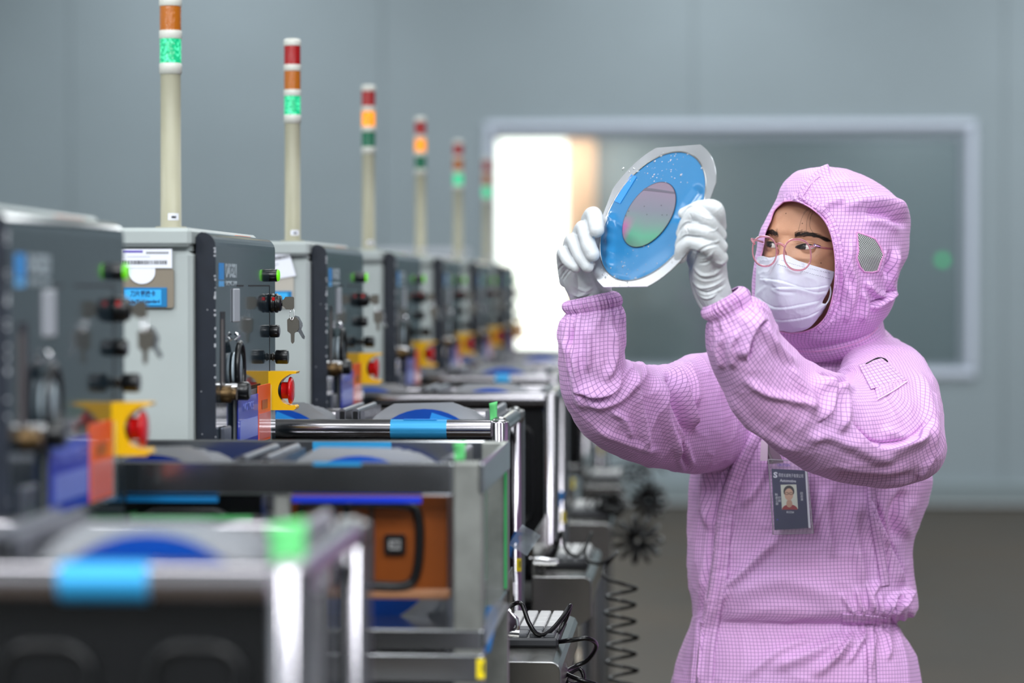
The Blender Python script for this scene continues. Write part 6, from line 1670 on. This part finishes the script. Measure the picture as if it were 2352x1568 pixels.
for i in range(nr_-1):
    for j in range(na_): f.append((i*na_+j, i*na_+(j+1) % na_, (i+1)*na_+(j+1) % na_, (i+1)*na_+j))
M_tape2 = mat('light_blue_dicing_tape', (44, 122, 176), .24, coat=.3, trans=0.0, noise=.04, nscale=30)
film = MB().add(v, f, True).build('dicing_tape', M_tape2, wf)
# wafer with its grid of dies
def M_wafer_():
    m = bpy.data.materials.new('diced_wafer'); m.use_nodes = True; nt = m.node_tree; N = nt.nodes; L = nt.links; b = N['Principled BSDF']
    uvn = N.new('ShaderNodeUVMap'); uvn.uv_map = 'UVMap'; sp = N.new('ShaderNodeSeparateXYZ'); L.new(uvn.outputs[0], sp.inputs[0])
    # thin film sheen painted into the colour, shifting smoothly across the wafer
    nz = N.new('ShaderNodeTexNoise'); nz.inputs['Scale'].default_value = 14; L.new(uvn.outputs[0], nz.inputs[0])
    md = N.new('ShaderNodeMath'); md.operation = 'MULTIPLY_ADD'; L.new(nz.outputs[0], md.inputs[0]); md.inputs[1].default_value = .022; L.new(sp.outputs[1], md.inputs[2])
    mr = N.new('ShaderNodeMapRange'); mr.inputs[1].default_value = -.045; mr.inputs[2].default_value = .065; L.new(md.outputs[0], mr.inputs[0])
    cr = N.new('ShaderNodeValToRGB'); L.new(mr.outputs[0], cr.inputs[0]); el = cr.color_ramp.elements
    el[0].position = 0; el[0].color = srgb(92, 122, 112); el[1].position = 1; el[1].color = srgb(140, 118, 136)
    for p_, c_ in ((.10, (88, 138, 116)), (.24, (84, 158, 128)), (.40, (112, 138, 134)), (.55, (122, 124, 138)), (.8, (136, 122, 142))):
        e_ = cr.color_ramp.elements.new(p_); e_.color = srgb(*c_)
    # magenta part of the painted sheen, towards the lower left rim
    m_l = N.new('ShaderNodeMapRange'); m_l.inputs[1].default_value = -.020; m_l.inputs[2].default_value = -.040; L.new(sp.outputs[0], m_l.inputs[0])
    mg = N.new('ShaderNodeMix'); mg.data_type = 'RGBA'; m_y = N.new('ShaderNodeMapRange'); m_y.inputs[1].default_value = -.004; m_y.inputs[2].default_value = -.022; L.new(sp.outputs[1], m_y.inputs[0])
    m_p = N.new('ShaderNodeMath'); m_p.operation = 'MULTIPLY'; L.new(m_l.outputs[0], m_p.inputs[0]); L.new(m_y.outputs[0], m_p.inputs[1]); L.new(m_p.outputs[0], mg.inputs[0]); L.new(cr.outputs[0], mg.inputs[6]); mg.inputs[7].default_value = srgb(176, 96, 150)
    sc2 = N.new('ShaderNodeMapping'); sc2.inputs['Scale'].default_value = (800, 800, 1); L.new(uvn.outputs[0], sc2.inputs[0]); ck = N.new('ShaderNodeTexChecker'); ck.inputs['Scale'].default_value = 1.0; L.new(sc2.outputs[0], ck.inputs[0])
    m2_ = N.new('ShaderNodeMix'); m2_.data_type = 'RGBA'; m2_.blend_type = 'MULTIPLY'; m2_.inputs[0].default_value = .35; L.new(mg.outputs[2], m2_.inputs[6]); L.new(ck.outputs[0], m2_.inputs[7])
    ck.inputs[1].default_value = (1, 1, 1, 1); ck.inputs[2].default_value = (.55, .55, .6, 1)
    L.new(m2_.outputs[2], b.inputs['Base Color']); b.inputs['Roughness'].default_value = .3; b.inputs['Metallic'].default_value = .25; b.inputs['Coat Weight'].default_value = .3
    return m
RW = .0508
ex, ey = proj(DC)
wc = None
# centre of the wafer seen at (1492, 493)
cu_, cv_ = 0, 0
for _ in range(60):
    x, y = proj(disc(cu_, cv_)); x1, y1 = proj(disc(cu_+.001, cv_)); x2, y2 = proj(disc(cu_, cv_+.001))
    J = np.array([[x1-x, x2-x], [y1-y, y2-y]])/.001; s_ = np.linalg.solve(J, [1492-x, 493.5-y]); cu_ += s_[0]; cv_ += s_[1]
nw = 128; v = []; uvs = []
up2 = np.array([.18, 0, .98])
for i in range(nw):
    a_ = 2*math.pi*i/nw; r_ = RW*(1-.012*(i % 2)); u_, w2 = cu_+r_*math.cos(a_), cv_+r_*math.sin(a_)
    v.append(WL(disc(u_, w2, .0016)))
v.append(WL(disc(cu_, cv_, .0016)))
wafer = MB().add(v, [(i, (i+1) % nw, nw) for i in range(nw)], False).build('wafer', M_wafer_(), wf)
# uv from picture-independent axes on the disc: horizontal and up as the wafer is held
hx = np.cross(en, up2); hx /= np.linalg.norm(hx); 
if hx[0] < 0: hx = -hx
hy = np.cross(en, hx); hy = hy if hy[2] > 0 else -hy
ul = wafer.data.uv_layers.new(name='UVMap')
cw_ = WL(disc(cu_, cv_, .0016))
for lp in wafer.data.loops:
    q = np.array(wafer.data.vertices[lp.vertex_index].co)-cw_; ul.data[lp.index].uv = (float(q@hx), float(q@hy))
wr = [WL(disc(cu_+RW*math.cos(2*math.pi*i/96), cv_+RW*math.sin(2*math.pi*i/96), .0012)) for i in range(97)]
MB().tube(wr, .0006, 6, cap=False).build('wafer_edge', mat('dark_wafer_edge', (40, 36, 56), .3), wf)
def disc_inv(x, y):
    u_, w2 = 0.0, 0.0
    for _ in range(20):
        a0, b0 = proj(disc(u_, w2)); a1, b1 = proj(disc(u_+.001, w2)); a2, b2 = proj(disc(u_, w2+.001))
        J = np.array([[a1-a0, a2-a0], [b1-b0, b2-b0]])/.001; s_ = np.linalg.solve(J, [x-a0, y-b0]); u_ += s_[0]; w2 += s_[1]
    return u_, w2
def disc_poly(name, pxs, m_, w_):
    q = [disc_inv(*p_) for p_ in pxs]; v = [WL(disc(a_, b__, w_)) for a_, b__ in q]+[WL(disc(a_, b__, w_-.0004)) for a_, b__ in q]; n = len(q)
    return MB().add(v, [tuple(range(n))]+[(i, n+i, n+(i+1) % n, (i+1) % n) for i in range(n)], False).build(name, m_, wf)
disc_poly('tape_label', [(1451, 401), (1463, 406), (1425, 468), (1412, 462)], mat('blue_label', (38, 140, 235), .35), .0009)
disc_poly('die_band', [(1484, 433), (1500, 434), (1551, 442), (1552, 446), (1500, 440), (1478, 438)], mat('dark_die_band', (92, 86, 102), .4), .0019)
for i, (x, y) in enumerate(((1446, 486), (1482, 475), (1488, 494), (1521, 473), (1534, 495), (1523, 495), (1440, 497))):
    u_, w2 = disc_inv(x, y); s_ = .0007; MB().add([WL(disc(u_+a_*s_, w2+b__*s_, .002)) for a_, b__ in ((-1, -1), (1, -1), (1, 1), (-1, 1))], [(0, 1, 2, 3)]).build('speck', M_ink, wf)
dr = MB(); rr = random.Random(11)
def drop(u_, w2, r_, w0=.0006):
    c_ = WL(disc(u_, w2, w0)); n1, n2 = 8, 4; vv_ = []
    for i in range(n2):
        al = math.pi/2*i/n2
        for j in range(n1):
            be = 2*math.pi*j/n1; vv_.append(c_+e1*r_*math.cos(al)*math.cos(be)+e2*r_*math.cos(al)*math.sin(be)-en*r_*.7*math.sin(al))
    vv_.append(c_-en*r_*.7); f_ = [(i*n1+j, i*n1+(j+1) % n1, (i+1)*n1+(j+1) % n1, (i+1)*n1+j) for i in range(n2-1) for j in range(n1)]+[((n2-1)*n1+j, (n2-1)*n1+(j+1) % n1, n2*n1) for j in range(n1)]
    dr.add(vv_, f_, True)
for i in range(150):
    reg = rr.random()
    if reg < .45: x, y = rr.uniform(1440, 1580), rr.uniform(350, 420)
    elif reg < .75: x, y = rr.uniform(1380, 1460), rr.uniform(600, 660)
    else: x, y = rr.uniform(1400, 1600), rr.uniform(560, 650)
    u_, w2 = disc_inv(x, y)
    if math.hypot(u_, w2) < RI*1.14: drop(u_, w2, abs(rr.gauss(0, .0007))+.0004)
for x, y, s_ in ((1432, 388, .0024), (1457, 387, .002), (1505, 371, .0022), (1465, 395, .0018), (1383, 620, .0016), (1386, 630, .002), (1392, 637, .002), (1613, 387, .0018), (1404, 616, .0016)):
    drop(*disc_inv(x, y), s_)
M_drop = mat('water_drop', (255, 255, 255), .02, trans=.9, ior=1.33)
dr.build('water_drops', M_drop, wf)['kind'] = 'stuff'
tag(wf, 'steel wafer frame with light blue tape and round wafer held in both gloves', 'wafer frame')
# ------------------------------------------------------------------ badge
BY = 4.238
bd = empty('name_badge', tuple(P(1818, 1145, BY)), 0); BL = lambda px, py, y_=0.0: P(px, py, BY+y_)-np.array(bd.location)
bd.rotation_euler = (0, 0, 0)
def quadslab(name, c4, y0, y1, m_, par):
    v = [BL(x, y, y0) for x, y in c4]+[BL(x, y, y1) for x, y in c4]
    return MB().add(v, [(0, 1, 2, 3), (7, 6, 5, 4), (0, 4, 5, 1), (1, 5, 6, 2), (2, 6, 7, 3), (3, 7, 4, 0)], False).build(name, m_, par)
quadslab('badge_sleeve', [(1765, 1055), (1852, 1059), (1868, 1224), (1776, 1227)], -.0022, .0015, mat('clear_sleeve', (235, 235, 240), .12, alpha=.10), bd)
v = [BL(x, y, -.0022) for x, y in ((1765, 1055), (1852, 1059), (1868, 1224), (1776, 1227), (1765, 1055))]
MB().tube(v, .0009, 6).build('sleeve_edge', mat('clear_edge', (170, 165, 175), .15), bd)
card = quadslab('card', [(1772, 1076), (1849, 1080), (1857, 1212), (1779, 1217)], -.0012, -.0004, mat('navy_card', (22, 30, 78), .35, coat=.4), bd)
quadslab('card_back', [(1849, 1080), (1853, 1081), (1862, 1212), (1857, 1212)], -.0011, .0, M_white, bd)
ph = quadslab('photo', [(1793, 1113), (1829, 1112), (1833, 1168), (1796, 1170)], -.0017, -.0012, mat('photo_ground', (208, 214, 200), .4), bd)
def blob(name, cx, cy, rx, ry, m_, dy, a0=0, a1=360):
    pts = [BL(cx+rx*math.cos(rad(t_)), cy-ry*math.sin(rad(t_)), dy) for t_ in range(a0, a1+1, 15)]
    return MB().add(pts, [tuple(range(len(pts)))]).build(name, m_, ph)
blob('shirt_print', 1814, 1170, 18, 12, mat('print_red', (150, 30, 40), .5), -.0018, 0, 180); blob('hair_print', 1812, 1128, 12.5, 13.5, mat('print_hair', (48, 42, 40), .5), -.00185)
blob('neck_print', 1813, 1156, 7, 9, mat('print_skin2', (190, 150, 125), .5), -.0019); blob('face_print', 1812, 1135, 10, 14, mat('print_skin', (206, 166, 140), .5), -.00195)
for dx_ in (-5, 5): 
    pts = [BL(1812+dx_+4*math.cos(t_), 1133-2.6*math.sin(t_), -.0021) for t_ in np.linspace(0, 6.283, 13)]; MB().tube(pts, .0003, 4).build('glasses_print', M_ink, ph)
mw = mat('card_white_print', (215, 218, 232), .5)
rt = (math.pi/2, rad(3), 0)
def ct(s_, px, py, size, al='CENTER', sx=1.0, bold=.0): 
    p_ = BL(px, py, -.0016); return text_mesh('card_text', s_, size, mw, card, tuple(p_), (math.pi/2, rad(2.5), 0), al, .0001, sx, bold)
ct('S', 1781, 1091, .0115, bold=.0005, sx=1.15)
ct('阳信长威电子有限公司', 1788, 1091, .0062, 'LEFT', .62); ct('Automotive', 1810, 1104, .0062, sx=.82, bold=.0001); ct('B2250', 1815, 1176, .0045, sx=1.0)
for i, c in enumerate('制造三部'): ct(c, 1783+i*.6, 1136+i*7, .0045)
for i, c in enumerate('切割'): ct(c, 1790+i*.5, 1143+i*7, .0045)
for i, c in enumerate('田若寅'): ct(c, 1841+i*.5, 1133+i*7, .0045)
blob2 = MB().add([BL(1783, 1194, -.0014), BL(1788, 1194, -.0014), BL(1785.5, 1191, -.0014)], [(0, 1, 2)]).build('card_mark', mat('violet_mark', (70, 60, 190), .4), bd)
st_ = MB().tube([BL(1762, 1012, .004), BL(1765, 1040, .002), BL(1775, 1062, 0)], .0028, 6).build('strap', mat('grey_strap', (120, 110, 118), .6), bd)
quadslab('clip_tape', [(1748, 1010), (1764, 1014), (1763, 1058), (1746, 1058)], -.003, -.001, mat('pale_tape', (214, 190, 212), .35), bd)
quadslab('lanyard_strip', [(1764, 1018), (1790, 1040), (1800, 1062), (1762, 1066)], .001, .004, mat('grey_violet_strap', (128, 104, 124), .6), bd)
ct2 = text_mesh('strap_text', 'CAUTION', .0055, M_signb, bd, tuple(BL(1800, 1068, -.0025)), (math.pi/2, rad(2), 0), sx=.8)
tag(bd, 'navy identity badge in a clear sleeve hanging on the chest of the pink coverall', 'badge')
